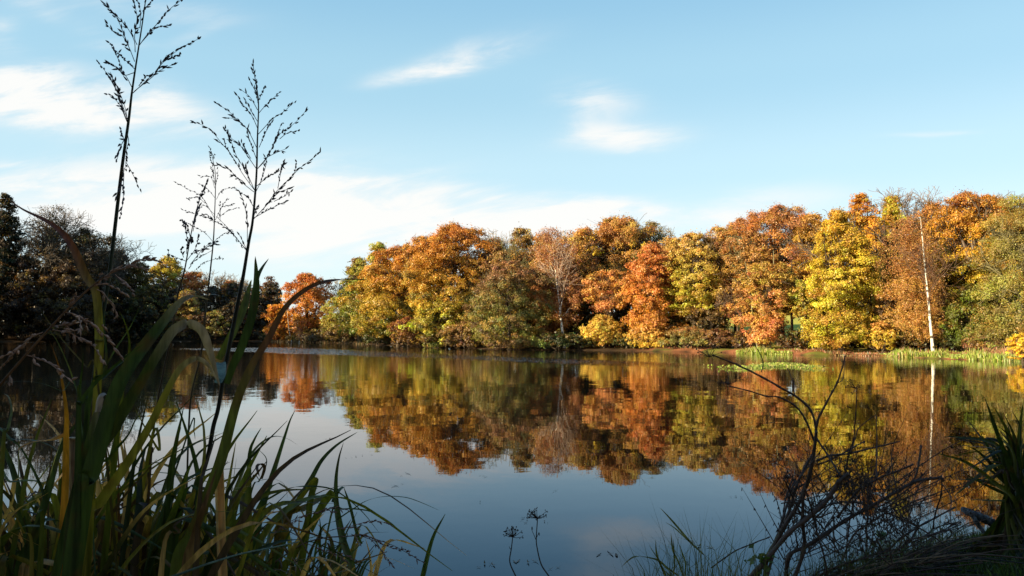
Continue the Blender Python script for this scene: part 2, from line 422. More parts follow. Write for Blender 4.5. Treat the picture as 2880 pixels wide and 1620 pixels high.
def prof(shape, h):
    h = np.clip(h, 0, 1)
    if shape == 'dome': return np.sqrt(np.clip(1 - np.maximum(0, (h - 0.25) / 0.75) ** 2, 0, 1)) * (0.75 + 0.25 * np.minimum(1, h / 0.25))
    if shape == 'column': return np.minimum(1, 1.25 * np.sqrt(np.clip(1 - h, 0, 1))) * (0.85 + 0.15 * np.minimum(1, h / 0.15))
    if shape == 'cone': return np.clip(1 - h, 0.04, 1) ** 0.8
    if shape == 'bush': return np.sqrt(np.clip(1 - h ** 2, 0, 1))
    if shape == 'vase': return np.sqrt(np.clip(1 - ((h - 0.66) / 0.36) ** 2, 0, 1)) * (h > 0.66) + (h <= 0.66) * (0.25 + 0.75 * h / 0.66)
    return np.sqrt(np.clip(1 - (2 * h - 1) ** 2, 0, 1)) ** 0.8          # oval

def grow_crown(geo, rng, base, zb, zt, rx, ry, shape, n, size, palette, cr=None, lean=0.0, squash=0.8, hang=0.0, edge=0.45, sub=9, tone=0.16, fuzz=0.08):
    H = zt - zb
    if cr is None: cr = max(0.085 * H, 0.19 * rx)
    else: cr = cr * 0.88
    K = int(np.clip(6.0 * H * rx * 2 / (cr * cr * 3.1), 8, 420))
    # bumpy outline: a few large lobes pushed in or out
    h = rng.uniform(0.0, 1, K) ** 0.92; th = rng.uniform(0, 2 * np.pi, K)
    lob = 1 + 0.22 * np.sin(3 * th + rng.uniform(0, 6)) + 0.14 * np.sin(h * 9 + rng.uniform(0, 6)) * np.cos(th + rng.uniform(0, 6))
    rr = prof(shape, h) * rng.uniform(0, 1, K) ** edge * lob
    cxs = base[0] + rr * np.cos(th) * max(rx - cr * 0.7, 0.3 * rx) + lean * h
    cys = base[1] + rr * np.sin(th) * max(ry - cr * 0.7, 0.3 * ry)
    czs = zb + cr * squash * 0.7 + h * (H - cr * squash * 1.5)
    cen = np.stack([cxs, cys, czs], 1)
    crk = cr * rng.uniform(0.55, 1.25, K) * np.where(h > 0.85, 0.8, 1)
    ctone = rng.normal(0, 1, K)
    # sub clumps
    S = sub
    d = rng.normal(size=(K, S, 3)); d[..., 2] = np.abs(d[..., 2]) * 0.9 - 0.15
    out = cen - np.array([base[0], base[1], zb + 0.45 * H]); out /= np.linalg.norm(out, axis=1)[:, None] + 1e-6
    d += out[:, None, :] * 0.6
    d /= np.linalg.norm(d, axis=2)[..., None]
    sc = cen[:, None, :] + d * (crk[:, None, None] * rng.uniform(0.55, 1.05, (K, S, 1))) * np.array([1, 1, squash])
    sc = sc.reshape(-1, 3); dd = d.reshape(-1, 3); sr = np.repeat(crk, S) * rng.uniform(0.26, 0.60, K * S)
    stone = np.repeat(ctone, S) * 0.8 + rng.normal(0, 0.6, K * S)
    wts = sr ** 2; wts /= wts.sum()
    idx = rng.choice(K * S, n, p=wts)
    off = rng.normal(size=(n, 3)); off /= np.linalg.norm(off, axis=1)[:, None]
    rad_ = rng.uniform(0.2, 1.0, n) ** 0.5
    p = sc[idx] + off * (sr[idx] * rad_)[:, None] * np.array([1, 1, 0.75])
    st = rng.uniform(0, 1, n) < fuzz
    p[st] += rng.normal(0, 1, (int(st.sum()), 3)) * cr * 0.28
    if hang > 0: p[:, 2] -= hang * rng.uniform(0, 1, n) ** 2 * np.clip((p[:, 2] - zb) / H, 0.1, 1)
    zlo = base[2] + 0.05; low = p[:, 2] < zlo
    p[low, 2] = zlo + rng.uniform(0, 0.5, int(low.sum()))
    nor = off * 0.5 + dd[idx] * 0.65 + rng.normal(0, 0.45, (n, 3)) + np.array([0, 0, 0.25])
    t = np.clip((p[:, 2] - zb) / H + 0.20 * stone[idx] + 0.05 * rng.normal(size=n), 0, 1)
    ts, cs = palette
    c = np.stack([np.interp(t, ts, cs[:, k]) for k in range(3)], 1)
    # some clumps have turned further or less far than their neighbours
    turn = rng.uniform(0, 1, K * S)[idx] * 0.6 + np.repeat(rng.uniform(0, 1, K), S)[idx] * 0.4
    mfac = np.clip((turn - 0.55) * 3.0, 0, 0.75)[:, None]; mixc = np.array([0.54, 0.29, 0.045]) * min(1.0, 0.25 + cs.max() * 1.6)
    c = c * (1 - mfac) + mixc * mfac
    br = np.exp(tone * (0.5 * stone[idx] + rng.normal(0, 0.9, n)))
    c = c * br[:, None]
    hue = np.exp(0.15 * (rng.normal(0, 0.7, n) + 0.8 * stone[idx])); c[:, 1] *= hue
    c = np.clip(c, 0.004, 0.9)
    sz = size * rng.uniform(0.6, 1.35, n)
    f1, f2 = 2.2 / max(cr, .5), 3.7 / max(cr, .5); q_ = p + rng.uniform(0, 20, 3)
    hole = np.sin(q_[:, 0] * f1 + 1.3 * np.sin(q_[:, 2] * f1 * .7)) * np.sin(q_[:, 1] * f1 * .9 + q_[:, 2] * f1 * .5) + 0.6 * np.sin(q_[:, 2] * f2 + q_[:, 0] * f2 * .6) * np.sin(q_[:, 0] * f2 * .8 - q_[:, 1] * f2 * .5)
    kp = hole + rng.normal(0, 0.12, n) > -0.62
    p, nor, sz, c = p[kp], nor[kp], sz[kp], c[kp]
    geo.leaves(p, nor, sz, c, rng)
    return cen, crk

def curve_to(rng, a, b, sag, n=6, wob=0.06):
    a = np.asarray(a, float); b = np.asarray(b, float); L = np.linalg.norm(b - a)
    m1 = a * 0.65 + b * 0.35 + np.array([0, 0, sag * L]) + rng.normal(0, wob * L, 3)
    m2 = a * 0.3 + b * 0.7 + np.array([0, 0, sag * L * 0.7]) + rng.normal(0, wob * L, 3)
    return catmull([a, m1, m2, b], n)

def trunk_and_limbs(geo, rng, base, zb, zt, r0, cen, nl, lean=0.0, c=(1, 1, 1), top=0.85, wob=0.02, sides=7):
    H = zt - base[2]; n = 9
    t = np.linspace(0, 1, n)
    path = np.stack([base[0] + lean * t + np.cumsum(rng.normal(0, wob * H / n, n)), base[1] + np.cumsum(rng.normal(0, wob * H / n, n)), base[2] - 0.3 + (top * H + 0.3) * t], 1)
    path[0, :2] = base[:2]
    rad_ = r0 * (1 - t) ** 0.8 * 0.93 + r0 * 0.07; rad_[0] *= 1.45
    geo.tube(catmull(path, 4), np.interp(np.linspace(0, 1, (n - 1) * 4 + 1), t, rad_), sides, c)
    if len(cen) and nl:
        pick = rng.choice(len(cen), min(nl, len(cen)), replace=False)
        for k in pick:
            e = cen[k]
            f = np.clip((e[2] - base[2]) / (top * H) * rng.uniform(0.45, 0.8), 0.12, 0.92)
            s = np.array([np.interp(f, t, path[:, q]) for q in range(3)])
            rs = np.interp(f, t, rad_) * rng.uniform(0.3, 0.5)
            pt = curve_to(rng, s, e, 0.08 if e[2] > s[2] else 0.15)
            geo.tube(pt, np.linspace(rs, rs * 0.15, len(pt)), 5, c)
            for q in range(2):
                m = pt[rng.integers(len(pt) // 3, len(pt) - 3)]
                e2 = e + rng.normal(0, 0.18 * np.linalg.norm(e - s), 3); e2[2] = min(e2[2], e[2] + 0.3)
                pt2 = curve_to(rng, m, e2, 0.05, 3); geo.tube(pt2, np.linspace(rs * 0.4, rs * 0.08, len(pt2)), 4, c)
    return path, rad_

def twig_crown(geo, rng, base, zs, zt, rx, r0, levels=4, fan=(7, 5, 5, 4), lean=0.0, thin=0.012, c=(1, 1, 1), up=0.5, leafpts=None, spread=1.0):
    """open, branching crown of bare twigs reaching zt and rx"""
    H = zt - zs
    def grow(s, d, L, r, lev):
        n = 5; pts = [s]; dd = d.copy()
        for q in range(n):
            dd = dd + rng.normal(0, 0.16, 3) + np.array([0, 0, 0.05 * up]); dd /= np.linalg.norm(dd)
            pts.append(pts[-1] + dd * L / n)
        pts = np.array(pts); pts[:, 2] = np.where(pts[:, 2] > zt - 0.4, zt - 0.4 + 0.25 * (pts[:, 2] - zt + 0.4), pts[:, 2]); geo.tube(pts, np.linspace(r, max(r * 0.45, thin), n + 1), 5 if lev < 2 else 3, c)
        if lev >= levels:
            if leafpts is not None: leafpts.append(pts[2:])
            return
        k = fan[min(lev, len(fan) - 1)]
        for q in range(k):
            f = rng.uniform(0.3, 1.0); i0 = min(int(f * n), n - 1); m = pts[i0] + (pts[i0 + 1] - pts[i0]) * rng.uniform()
            a = rng.normal(size=3); a -= a.dot(dd) * dd; a /= np.linalg.norm(a)
            nd = dd * rng.uniform(0.5, 0.95) + a * rng.uniform(0.5, 1.0) * spread + np.array([0, 0, 0.25 * up]); nd /= np.linalg.norm(nd)
            grow(m, nd, L * rng.uniform(0.48, 0.72), max(r * 0.45, thin), lev + 1)
    k0 = fan[0]
    for q in range(k0):
        th = q / k0 * 2 * np.pi + rng.uniform(0, 0.7)
        tilt = rng.uniform(0.1, 1.0)
        d = np.array([np.cos(th) * tilt * rx / H * 1.1, np.sin(th) * tilt * rx / H * 1.1, 1.0 - 0.3 * tilt]); d /= np.linalg.norm(d)
        grow(np.array([base[0] + lean, base[1], zs + rng.uniform(0, 0.25) * H]), d, H * rng.uniform(0.36, 0.5), r0 * 0.5, 1)

TREE_SEED = [0]
def tree(name, label, cat, kind, px, shore_y, back, top, width, bot, palette, group='trees along the far bank', **k):
    """px: picture column of the trunk; shore_y: waterline row below it; back: metres behind the water;
       top / bot: rows of the crown's ends, width: crown width, all in photo pixels, turned into metres at the tree's own distance"""
    TREE_SEED[0] += 1; rng = np.random.default_rng(1000 + TREE_SEED[0])
    D = shoreD(shore_y) + back
    b = P(px, shore_y, D); gz_ = gh(b[0], b[1]); base = np.array([b[0], b[1], max(gz_, 0.05 if back > 0 else gz_)])
    zt = P(px, top, D)[2]; zb = max(P(px, bot, D)[2], base[2] + 0.05); rx = width / F * D / 2 * k.get('wide', 1.10)
    ry = k.get('ry', 1.0) * min(rx, 5.5 + 0.02 * D)
    root = empty(name, tuple(base), label, cat, group)
    tg, cg = Geo(), Geo()
    if group == LB and palette is not None and ('dark' in label or 'tall' in label): palette = (palette[0], palette[1] * 0.45)  # leaf colours darkened to stand for the shade of the left wood
    lean = k.get('lean', 0) / F * D
    r0 = k.get('r0', 0.018 * (zt - base[2]) + 0.03); bark = k.get('bark', M_BARK)
    cen = np.zeros((0, 3))
    size = k.get('size', 0.0017 * D + 0.015) * k.get('sz', 1)
    area = (width * (bot - top)) / (2.8125 ** 2)
    if kind in ('leafy', 'sparse', 'bush', 'birch'):
        n = int(area * {'leafy': 11.0, 'sparse': 4.6, 'bush': 11.0, 'birch': 6.0}[kind] * k.get('dens', 1))
        n = int(np.clip(n, 1500, 120000))
        cen, cr = grow_crown(cg, rng, base + np.array([0, k.get('cback', 0), 0]), zb, zt, rx, ry, k.get('shape', 'dome'), n, size, palette, cr=(k['cr'] * rx if 'cr' in k else None), lean=lean,
                             squash=k.get('squash', 0.8), hang=k.get('hang', 0) * (zt - zb), edge=k.get('edge', 0.45), sub=k.get('sub', 9), tone=k.get('tone', 0.16), fuzz=k.get('fuzz', 0.10))
    if kind in ('sparse', 'bare', 'birch'):
        lv = k.get('levels', 4)
        twig_crown(tg if kind == 'bare' else cg, rng, base, base[2] + (zt - base[2]) * k.get('fork', 0.35), zt - 0.02 * (zt - base[2]), rx, k.get('twr', r0), lv, k.get('fan', (8, 5, 5, 4)), lean * 0.5,
                   k.get('thin', 0.00018 * D + 0.004), k.get('twc', (0.20, 0.13, 0.08)), k.get('up', 0.5), spread=k.get('spread', 1.0))
    if kind == 'leafy' and zt - base[2] > 8:
        twig_crown(cg, rng, base, base[2] + (zt - base[2]) * 0.4, zt + 0.35, rx * .95, r0, 3, (7, 5, 4), lean * .5, 0.00016 * D + 0.003, (0.17, 0.12, 0.08) if group == FB else (0.10, .07, .05), .4)
    if kind == 'bush':
        for q in range(k.get('stems', 5)):
            e = cen[rng.integers(len(cen))]
            pt = curve_to(rng, base + rng.normal(0, 0.12 * rx, 3) * np.array([1, 1, 0]), e, 0.05, 4)
            tg.tube(pt, np.linspace(0.05, 0.015, len(pt)), 5, (1, 1, 1))
    elif kind == 'bare':
        t_h = k.get('fork', 0.35)
        pth = np.array([base + np.array([0, 0, -0.3]), base + np.array([lean * 0.2, 0, (zt - base[2]) * t_h * 0.5]), base + np.array([lean * 0.5, 0, (zt - base[2]) * (t_h + 0.08)])])
        tg.tube(catmull(pth, 4), np.linspace(r0 * 1.2, r0 * 0.7, 9), 7, k.get('twc', (0.20, 0.13, 0.08)))
    else:
        trunk_and_limbs(tg, rng, base, zb, zt, r0, cen, k.get('limbs', 12), lean, top=k.get('ttop', 0.85), wob=k.get('wob', 0.02))
        for (dx, hh, rr, ln) in k.get('stems2', []):
            e = np.array([base[0] + dx + ln, base[1], base[2] + hh]); s_ = np.array([base[0] + dx, base[1] - 0.2, base[2] - 0.3])
            pt = curve_to(rng, s_, e, 0, 5, 0.015); tg.tube(pt, np.linspace(rr, rr * 0.3, len(pt)), 6)
    if kind == 'bare':
        tg.build('branches', M_TWIG, root)
    else:
        tg.build('trunk', bark, root, True)
        cg.build('crown', M_LEAF, root)
    return root, base, D

FB = 'trees along the far right bank'; LB = 'trees of the shaded left bank'; SH = 'shrubs at the water\'s edge'
oak = pal((0, GRN), (0.18, (0.36, .30, .03)), (0.42, (.54, .31, .03)), (0.7, (.54, .22, .03)), (1, (.54, .2, .035)))
T = [
 # ---- far right edge and right bank, from the right
 ('tree', 'olive green bushy willow filling the right edge of the far bank', 'willow', 'sparse', 2875, 1015, 4, 545, 205, 990, pal((0, OLV), (0.5, (0.30, 0.27, 0.05)), (1, (0.34, 0.25, 0.06))), FB, dict(dens=1.9, shape='dome', twc=(0.30, 0.26, 0.12), up=0.1, bark=M_BARKG, edge=0.35, sz=.8, levels=4, fan=(9, 6, 5, 4))),
 ('bare_tree', 'leafless top branches showing above the willow at the right edge', 'tree', 'bare', 2875, 1014, 12, 490, 110, 900, None, FB, dict(twc=(0.22, 0.16, 0.10), fork=0.55)),
 ('tree', 'broad gold and orange oak between the white birch and the olive willow', 'oak', 'leafy', 2745, 1011, 7, 535, 270, 870, pal((0, GRN), (0.3, YGR), (0.55, GLD), (0.85, ORG), (1, RBR)), FB, dict(dens=1.1, cr=0.27, edge=0.5, r0=0.35)),
 ('tree', 'small dark green tree under the gold oak right of the birch', 'tree', 'leafy', 2735, 1011, 4, 800, 130, 975, pal((0, GRN), (1, (0.16, 0.17, 0.02))), FB, dict(dens=.9, cr=0.3)),
 ('birch_tree', 'tall slim white stemmed birch with rusty drooping leaves', 'birch', 'birch', 2626, 1008, 1.2, 590, 165, 965, pal((0, (0.48, 0.26, 0.06)), (0.5, (0.47, 0.22, 0.06)), (1, (0.45, 0.19, 0.08))), FB, dict(shape='oval', lean=-24, hang=0.16, bark=M_BIRCH, r0=0.112, twr=0.05, ttop=0.95, limbs=0, wob=0.004, sz=.75, dens=.8, cback=1.8, ry=.8, twc=(0.22, 0.12, 0.07), edge=0.6, up=-0.1, levels=3, fork=.3, cr=0.22)),
 ('tree', 'dark leaning reddish trunked tree just right of the white birch', 'tree', 'sparse', 2664, 1008, 4, 800, 90, 960, pal((0, BRN), (1, (0.40, 0.22, 0.05))), FB, dict(dens=.7, lean=-20, r0=0.24, fork=.5, shape='oval')),
 ('bare_tree', 'large leafless crown rising above the yellow tree and the birch', 'tree', 'bare', 2592, 1004, 16, 508, 215, 900, None, FB, dict(twc=(0.25, 0.17, 0.12), fork=0.5, fan=(9, 6, 6, 5))),
 ('tree', 'tall narrow yellow tree with an orange middle left of the leafless crown', 'maple', 'leafy', 2520, 1002, 6, 545, 100, 985, pal((0, GLD), (0.3, YEL), (0.45, YGR), (0.66, YGR), (0.8, ORG), (0.9, YEL), (1, YGR)), FB, dict(shape='column', cr=0.42, dens=1.15)),
 ('tree', 'tree with orange pointed top behind the big yellow tree', 'maple', 'leafy', 2430, 1000, 12, 543, 100, 860, pal((0, YGR), (0.55, YGR), (0.75, ORG), (1, ORG)), FB, dict(shape='oval', cr=0.35, dens=.9)),
 ('tree', 'big bright yellow green maple reaching down to the water', 'maple', 'leafy', 2365, 1000, 1.4, 592, 215, 992, pal((0, (.54, .42, .035)), (0.3, (.52, .42, .03)), (0.55, (0.60, 0.46, 0.03)), (0.78, (.54, .42, .03)), (0.9, GLD), (1, GLD)), FB, dict(shape='column', wide=1.02, cr=0.26, dens=1.25, edge=0.38, tone=0.13, sub=11)),
 ('tree', 'green leaved slender tree left of the big yellow maple', 'tree', 'leafy', 2258, 998, 4, 790, 75, 890, pal((0, YGR), (1, (0.30, 0.30, 0.04))), FB, dict(dens=1, r0=0.22, bark=M_BARKG, shape='oval', cr=0.4)),
 ('tree', 'rusty half bare beech with twigs showing at its top left', 'beech', 'sparse', 2195, 997, 13, 572, 290, 870, pal((0, BRN), (0.4, ORG), (0.8, RBR), (1, (0.48, 0.18, 0.08))), FB, dict(dens=1.6, twc=(0.26, 0.2, 0.13), cr=0.2, levels=4, fan=(10, 6, 5, 4), up=0.2)),
 ('tree', 'salmon leaved maple on two slim stems in front of the meadow gap', 'maple', 'leafy', 2150, 995, 1.8, 735, 165, 975, pal((0, SAL), (0.4, (0.62, 0.30, 0.08)), (0.7, (0.45, 0.27, 0.05)), (1, (0.42, 0.26, 0.05))), FB, dict(shape='oval', dens=.75, cr=0.22, edge=.5, stems2=[(0.5, 9, 0.1, 0.5), (-.6, 8, .08, -1)], bark=M_BARKG, r0=.12)),
 ('tree', 'amber brown tree with feathery upright twigs behind the salmon maple', 'tree', 'sparse', 2120, 994, 7, 650, 190, 900, pal((0, (0.40, 0.24, 0.04)), (0.5, (0.42, 0.25, 0.05)), (1, (0.44, 0.17, 0.06))), FB, dict(dens=2.0, twc=(0.30, 0.26, 0.12), up=1.2, spread=.7)),
 ('tree', 'light brown feathery topped tree right of the yellow green maple', 'tree', 'sparse', 2035, 992, 9, 636, 175, 870, pal((0, RBR), (0.5, (0.42, 0.22, 0.06)), (1, (0.52, 0.30, 0.10))), FB, dict(dens=2.4, twc=(0.32, 0.2, 0.1), cr=0.22)),
 ('tree', 'yellow green maple with a tan top left of the shaded trunks', 'maple', 'leafy', 1955, 990, 5, 655, 190, 890, pal((0, YGR), (0.35, (0.46, 0.40, 0.03)), (0.6, (0.44, 0.33, 0.04)), (0.85, (0.48, 0.27, 0.06)), (1, (0.52, 0.29, 0.09))), FB, dict(dens=1.1, cr=0.24, squash=.5, r0=.2)),
 ('shrub', 'round olive shrub with russet leaf tips at the water under the maple', 'shrub', 'bush', 1935, 989, 0.6, 918, 140, 984, pal((0, OLV), (0.5, (0.22, 0.21, 0.05)), (1, RBR)), SH, dict(dens=1.1, sz=.8, shape='bush')),
 # ---- centre
 ('tree', 'bright orange red maple standing at the water in the middle', 'maple', 'leafy', 1835, 987, 2, 685, 165, 975, pal((0, GLD), (0.22, SAL), (0.45, ORG), (0.8, (0.58, 0.17, 0.04)), (1, (0.58, 0.22, 0.08))), FB, dict(shape='oval', dens=1.0, cr=0.24, edge=.5, stems2=[(-.7, 8, .08, -.4), (.6, 7, .07, .3)])),
 ('shrub', 'pale yellow and orange low branches right of the tilted white stem', 'shrub', 'bush', 1822, 987, 0.8, 905, 105, 984, pal((0, YEL), (0.5, (0.68, 0.44, 0.08)), (1, SAL)), SH, dict(dens=.9, shape='bush')),
 ('tree', 'salmon orange tree with flat layered leaves left of the orange red maple', 'maple', 'leafy', 1715, 986, 4, 758, 165, 880, pal((0, SAL), (0.5, (0.60, 0.27, 0.07)), (1, (0.55, 0.24, 0.07))), FB, dict(dens=.9, squash=.45, cr=.28, r0=.14, shape='oval')),
 ('shrub', 'bright yellow waterside bush with tilted pale stem', 'shrub', 'bush', 1692, 985, 0.9, 885, 125, 983, pal((0, (0.72, 0.52, 0.06)), (0.5, (0.70, 0.47, 0.07)), (1, (0.55, 0.36, 0.07))), SH, dict(dens=.85, shape='bush')),
 ('tree', 'wide orange brown oak making the highest dome of the middle bank', 'oak', 'leafy', 1735, 986, 14, 608, 290, 850, pal((0, GRN), (0.25, OLV), (0.45, (0.42, 0.2, 0.05)), (0.75, (0.50, 0.22, 0.05)), (1, (0.46, 0.24, 0.06))), FB, dict(dens=1.1, cr=.2)),
 ('tree', 'half bare greenish twigged tree on the right shoulder of the brown oak', 'tree', 'sparse', 1838, 987, 18, 622, 145, 850, pal((0, OLV), (1, (0.28, 0.22, 0.06))), FB, dict(dens=.7, twc=(0.26, 0.22, 0.12))),
 ('tree', 'small golden topped tree between the birch and the brown oak', 'tree', 'leafy', 1640, 985, 10, 648, 100, 850, pal((0, BRN), (0.5, (0.45, 0.22, 0.05)), (1, GLD)), FB, dict(dens=1, cr=.35)),
 ('birch_tree', 'pale forked birch with thin pinkish brown leaves in the middle bank', 'birch', 'birch', 1588, 985, 3, 632, 145, 920, pal((0, (0.38, 0.15, 0.04)), (0.5, (0.42, 0.17, 0.07)), (1, (0.45, 0.22, 0.13))), FB, dict(shape='oval', lean=-34, bark=M_BIRCH, r0=0.16, hang=.14, limbs=6, sz=.75, dens=1.0, twc=(0.5, 0.36, 0.26), edge=.5, wob=.006, levels=3, cr=.24, cback=1.0, ry=.8)),
 ('tree', 'rusty brown drooping leaved tree beside the forked birch', 'tree', 'leafy', 1545, 984, 6, 690, 120, 940, pal((0, BRN), (0.5, (0.42, 0.17, 0.05)), (1, (0.42, 0.18, 0.08))), FB, dict(shape='oval', dens=.9, hang=.08)),
 ('tree', 'dull green and russet alder leaning over the water left of the birch', 'alder', 'leafy', 1432, 984, 1.5, 735, 250, 984, pal((0, (0.20, 0.13, 0.05)), (0.2, OLV), (0.55, (0.17, 0.18, 0.04)), (0.8, (0.25, 0.15, 0.06)), (1, (0.32, 0.13, 0.07))), FB, dict(dens=1.25, sz=.85, cr=.17, shape='dome', tone=.22)),
 ('shrub', 'dark evergreen shrub at the foot of the forked birch', 'shrub', 'bush', 1570, 985, 0.6, 935, 110, 984, pal((0, DGR), (1, DGR)), SH, dict(dens=1)),
 ('tree', 'brownish tree with green twigged right half behind the alder', 'tree', 'sparse', 1465, 984, 13, 638, 120, 860, pal((0, BRN), (0.5, (0.34, 0.19, 0.05)), (1, (0.38, 0.22, 0.07))), FB, dict(dens=1.6, twc=(0.24, 0.22, 0.10))),
 ('bare_tree', 'thin leafless tree peeping out right of the great orange oak', 'tree', 'bare', 1393, 981, 14, 632, 70, 900, None, FB, dict(twc=(0.34, 0.26, 0.18), fan=(6, 5, 5, 4))),
 ('tree', 'brown thin leaved tree between the great orange oak and the alder', 'tree', 'sparse', 1395, 981, 8, 690, 110, 930, pal((0, BRN), (1, (0.40, 0.2, 0.07))), FB, dict(dens=1.6, twc=(0.3, 0.24, 0.16))),
 ('tree', 'great orange domed oak, the tallest left of centre', 'oak', 'leafy', 1275, 979, 6, 632, 285, 930, oak, FB, dict(dens=1.2, cr=.19, edge=.4)),
 ('tree', 'lower orange and green oak at the left shoulder of the great oak', 'oak', 'leafy', 1120, 974, 5, 692, 255, 950, pal((0, GRN), (0.2, (0.34, .29, .03)), (0.5, (0.50, 0.32, 0.03)), (0.75, ORG), (1, (0.50, 0.2, 0.05))), FB, dict(dens=1.2, cr=.2, edge=.4)),
 ('tree', 'yellow green low limbed tree beneath the great orange oak', 'tree', 'leafy', 1255, 979, 2.5, 850, 190, 975, pal((0, GRN), (0.3, (0.2, 0.2, 0.03)), (0.6, YGR), (1, YGR)), FB, dict(dens=1.0, cr=.22, squash=.5)),
 ('shrub', 'dark russet shrub at the water below the great orange oak', 'shrub', 'bush', 1145, 975, 0.8, 890, 105, 974, pal((0, DBR), (0.6, (0.26, 0.10, 0.03)), (1, (0.36, 0.13, 0.04))), SH, dict(dens=1)),
 ('shrub', 'dark green shrub at the water below the lower orange and green oak', 'shrub', 'bush', 1060, 971, 0.8, 905, 90, 970, pal((0, DGR), (1, (0.14, 0.14, 0.02))), SH, dict(dens=1)),
 ('shrub', 'brown and olive shrub low at the water between the oak and the alder', 'shrub', 'bush', 1310, 980, 0.7, 905, 130, 979, pal((0, DBR), (0.6, (0.22, 0.13, 0.04)), (1, (0.3, 0.15, 0.06))), SH, dict(dens=1)),
 ('tree', 'tall light green and yellow tree behind the orange oaks at their left end', 'tree', 'leafy', 1065, 972, 12, 680, 90, 900, pal((0, GRN), (0.6, YGR), (1, (0.44, 0.38, 0.06))), FB, dict(shape='oval', dens=.8, cr=.35)),
 ('tree', 'green tree with yellowing outer leaves left of the orange oaks', 'tree', 'leafy', 1010, 969, 8, 728, 110, 955, pal((0, GRN), (0.5, (0.2, 0.22, 0.03)), (1, (0.36, 0.34, 0.05))), FB, dict(dens=.95, cr=.28)),
 ('shrub', 'rounded golden green willow bush beside the red tree', 'willow', 'bush', 945, 965, 2.5, 835, 105, 948, pal((0, (0.34, 0.26, 0.05)), (0.5, (0.42, 0.36, 0.05)), (1, (0.40, 0.38, 0.06))), SH, dict(dens=1.2, sz=.75, shape='dome', tone=.1)),
 ('tree', 'round headed orange red tree on a dark trunk at the end of the far bank', 'oak', 'leafy', 862, 963, 6, 767, 160, 930, pal((0, (0.48, 0.17, 0.03)), (0.4, ORG), (1, (0.52, 0.14, 0.04))), FB, dict(dens=.95, cr=.22, r0=.42, edge=.5)),
 ('tree', 'small bright orange tree at the left end of the sunlit bank', 'maple', 'leafy', 782, 962, 2, 852, 75, 958, pal((0, (0.4, 0.15, 0.03)), (0.5, ORG), (1, (0.66, 0.26, 0.03))), FB, dict(dens=1, cr=.3, shape='oval')),
 ('birch_tree', 'small twin white stemmed birch under the orange red tree', 'birch', 'birch', 842, 963, 1.5, 880, 45, 940, pal((0, RBR), (1, ORG)), FB, dict(bark=M_BIRCH, r0=.08, lean=-8, dens=.5, limbs=2, levels=2, stems2=[(-1.4, 6.5, .07, -1.2)], thin=.03)),
 ('tree', 'faint bare twigged tree behind the green tree beside the red one', 'tree', 'bare', 965, 965, 20, 775, 70, 900, None, FB, dict(twc=(0.35, 0.28, 0.18))),
 # ---- left bank, shaded
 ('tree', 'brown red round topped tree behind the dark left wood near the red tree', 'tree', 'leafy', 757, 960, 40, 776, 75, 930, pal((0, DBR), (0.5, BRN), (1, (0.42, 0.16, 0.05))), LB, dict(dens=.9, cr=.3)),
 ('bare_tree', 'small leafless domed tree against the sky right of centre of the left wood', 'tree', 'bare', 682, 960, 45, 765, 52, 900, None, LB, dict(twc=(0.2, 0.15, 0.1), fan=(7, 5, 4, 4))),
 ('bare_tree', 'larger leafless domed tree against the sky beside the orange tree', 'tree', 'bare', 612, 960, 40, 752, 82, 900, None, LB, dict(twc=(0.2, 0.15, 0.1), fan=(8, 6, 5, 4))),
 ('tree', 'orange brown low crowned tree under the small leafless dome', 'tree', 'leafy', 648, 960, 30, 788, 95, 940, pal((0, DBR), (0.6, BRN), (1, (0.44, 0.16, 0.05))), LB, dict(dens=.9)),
 ('tree', 'orange red rounded tree of the left bank, partly in sun', 'tree', 'leafy', 540, 960, 22, 762, 120, 940, pal((0, DBR), (0.4, RBR), (1, (0.62, 0.22, 0.06))), LB, dict(dens=1)),  # upper leaf colour raised to stand for sun on the crown
 ('tree', 'yellow green dome topped tree catching sun above the left wood', 'maple', 'leafy', 468, 960, 28, 722, 135, 930, pal((0, DBR), (0.5, (0.2, .17, .03)), (1, (0.56, 0.42, 0.03))), LB, dict(dens=1.1, cr=.25)),  # top colour brightened in place of sunlight that the outer wood blocks
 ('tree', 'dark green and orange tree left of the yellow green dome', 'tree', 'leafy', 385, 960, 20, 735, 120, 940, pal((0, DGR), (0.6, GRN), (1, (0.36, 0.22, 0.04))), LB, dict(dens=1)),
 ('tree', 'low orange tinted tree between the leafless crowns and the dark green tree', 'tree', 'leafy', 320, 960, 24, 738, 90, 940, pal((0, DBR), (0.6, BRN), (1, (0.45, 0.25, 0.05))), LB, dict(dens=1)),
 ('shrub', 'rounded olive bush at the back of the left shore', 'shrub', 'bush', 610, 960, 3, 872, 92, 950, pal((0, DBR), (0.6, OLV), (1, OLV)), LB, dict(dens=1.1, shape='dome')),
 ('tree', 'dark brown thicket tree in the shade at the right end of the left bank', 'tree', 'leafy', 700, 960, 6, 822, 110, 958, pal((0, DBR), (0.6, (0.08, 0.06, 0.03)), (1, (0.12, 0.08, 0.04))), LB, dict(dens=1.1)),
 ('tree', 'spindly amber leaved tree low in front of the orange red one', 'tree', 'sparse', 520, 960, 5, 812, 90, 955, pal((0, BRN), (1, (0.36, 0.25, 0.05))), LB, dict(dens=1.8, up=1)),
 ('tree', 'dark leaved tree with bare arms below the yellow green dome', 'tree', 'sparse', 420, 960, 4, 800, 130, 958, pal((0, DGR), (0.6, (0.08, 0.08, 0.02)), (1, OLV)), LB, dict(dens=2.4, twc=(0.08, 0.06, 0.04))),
 ('tree', 'tall dark evergreen at the left edge of the picture', 'conifer', 'leafy', 0, 962, 8, 546, 100, 950, pal((0, DGR), (1, (0.04, 0.05, 0.018))), LB, dict(dens=1.5, shape='dome', cr=.26)),
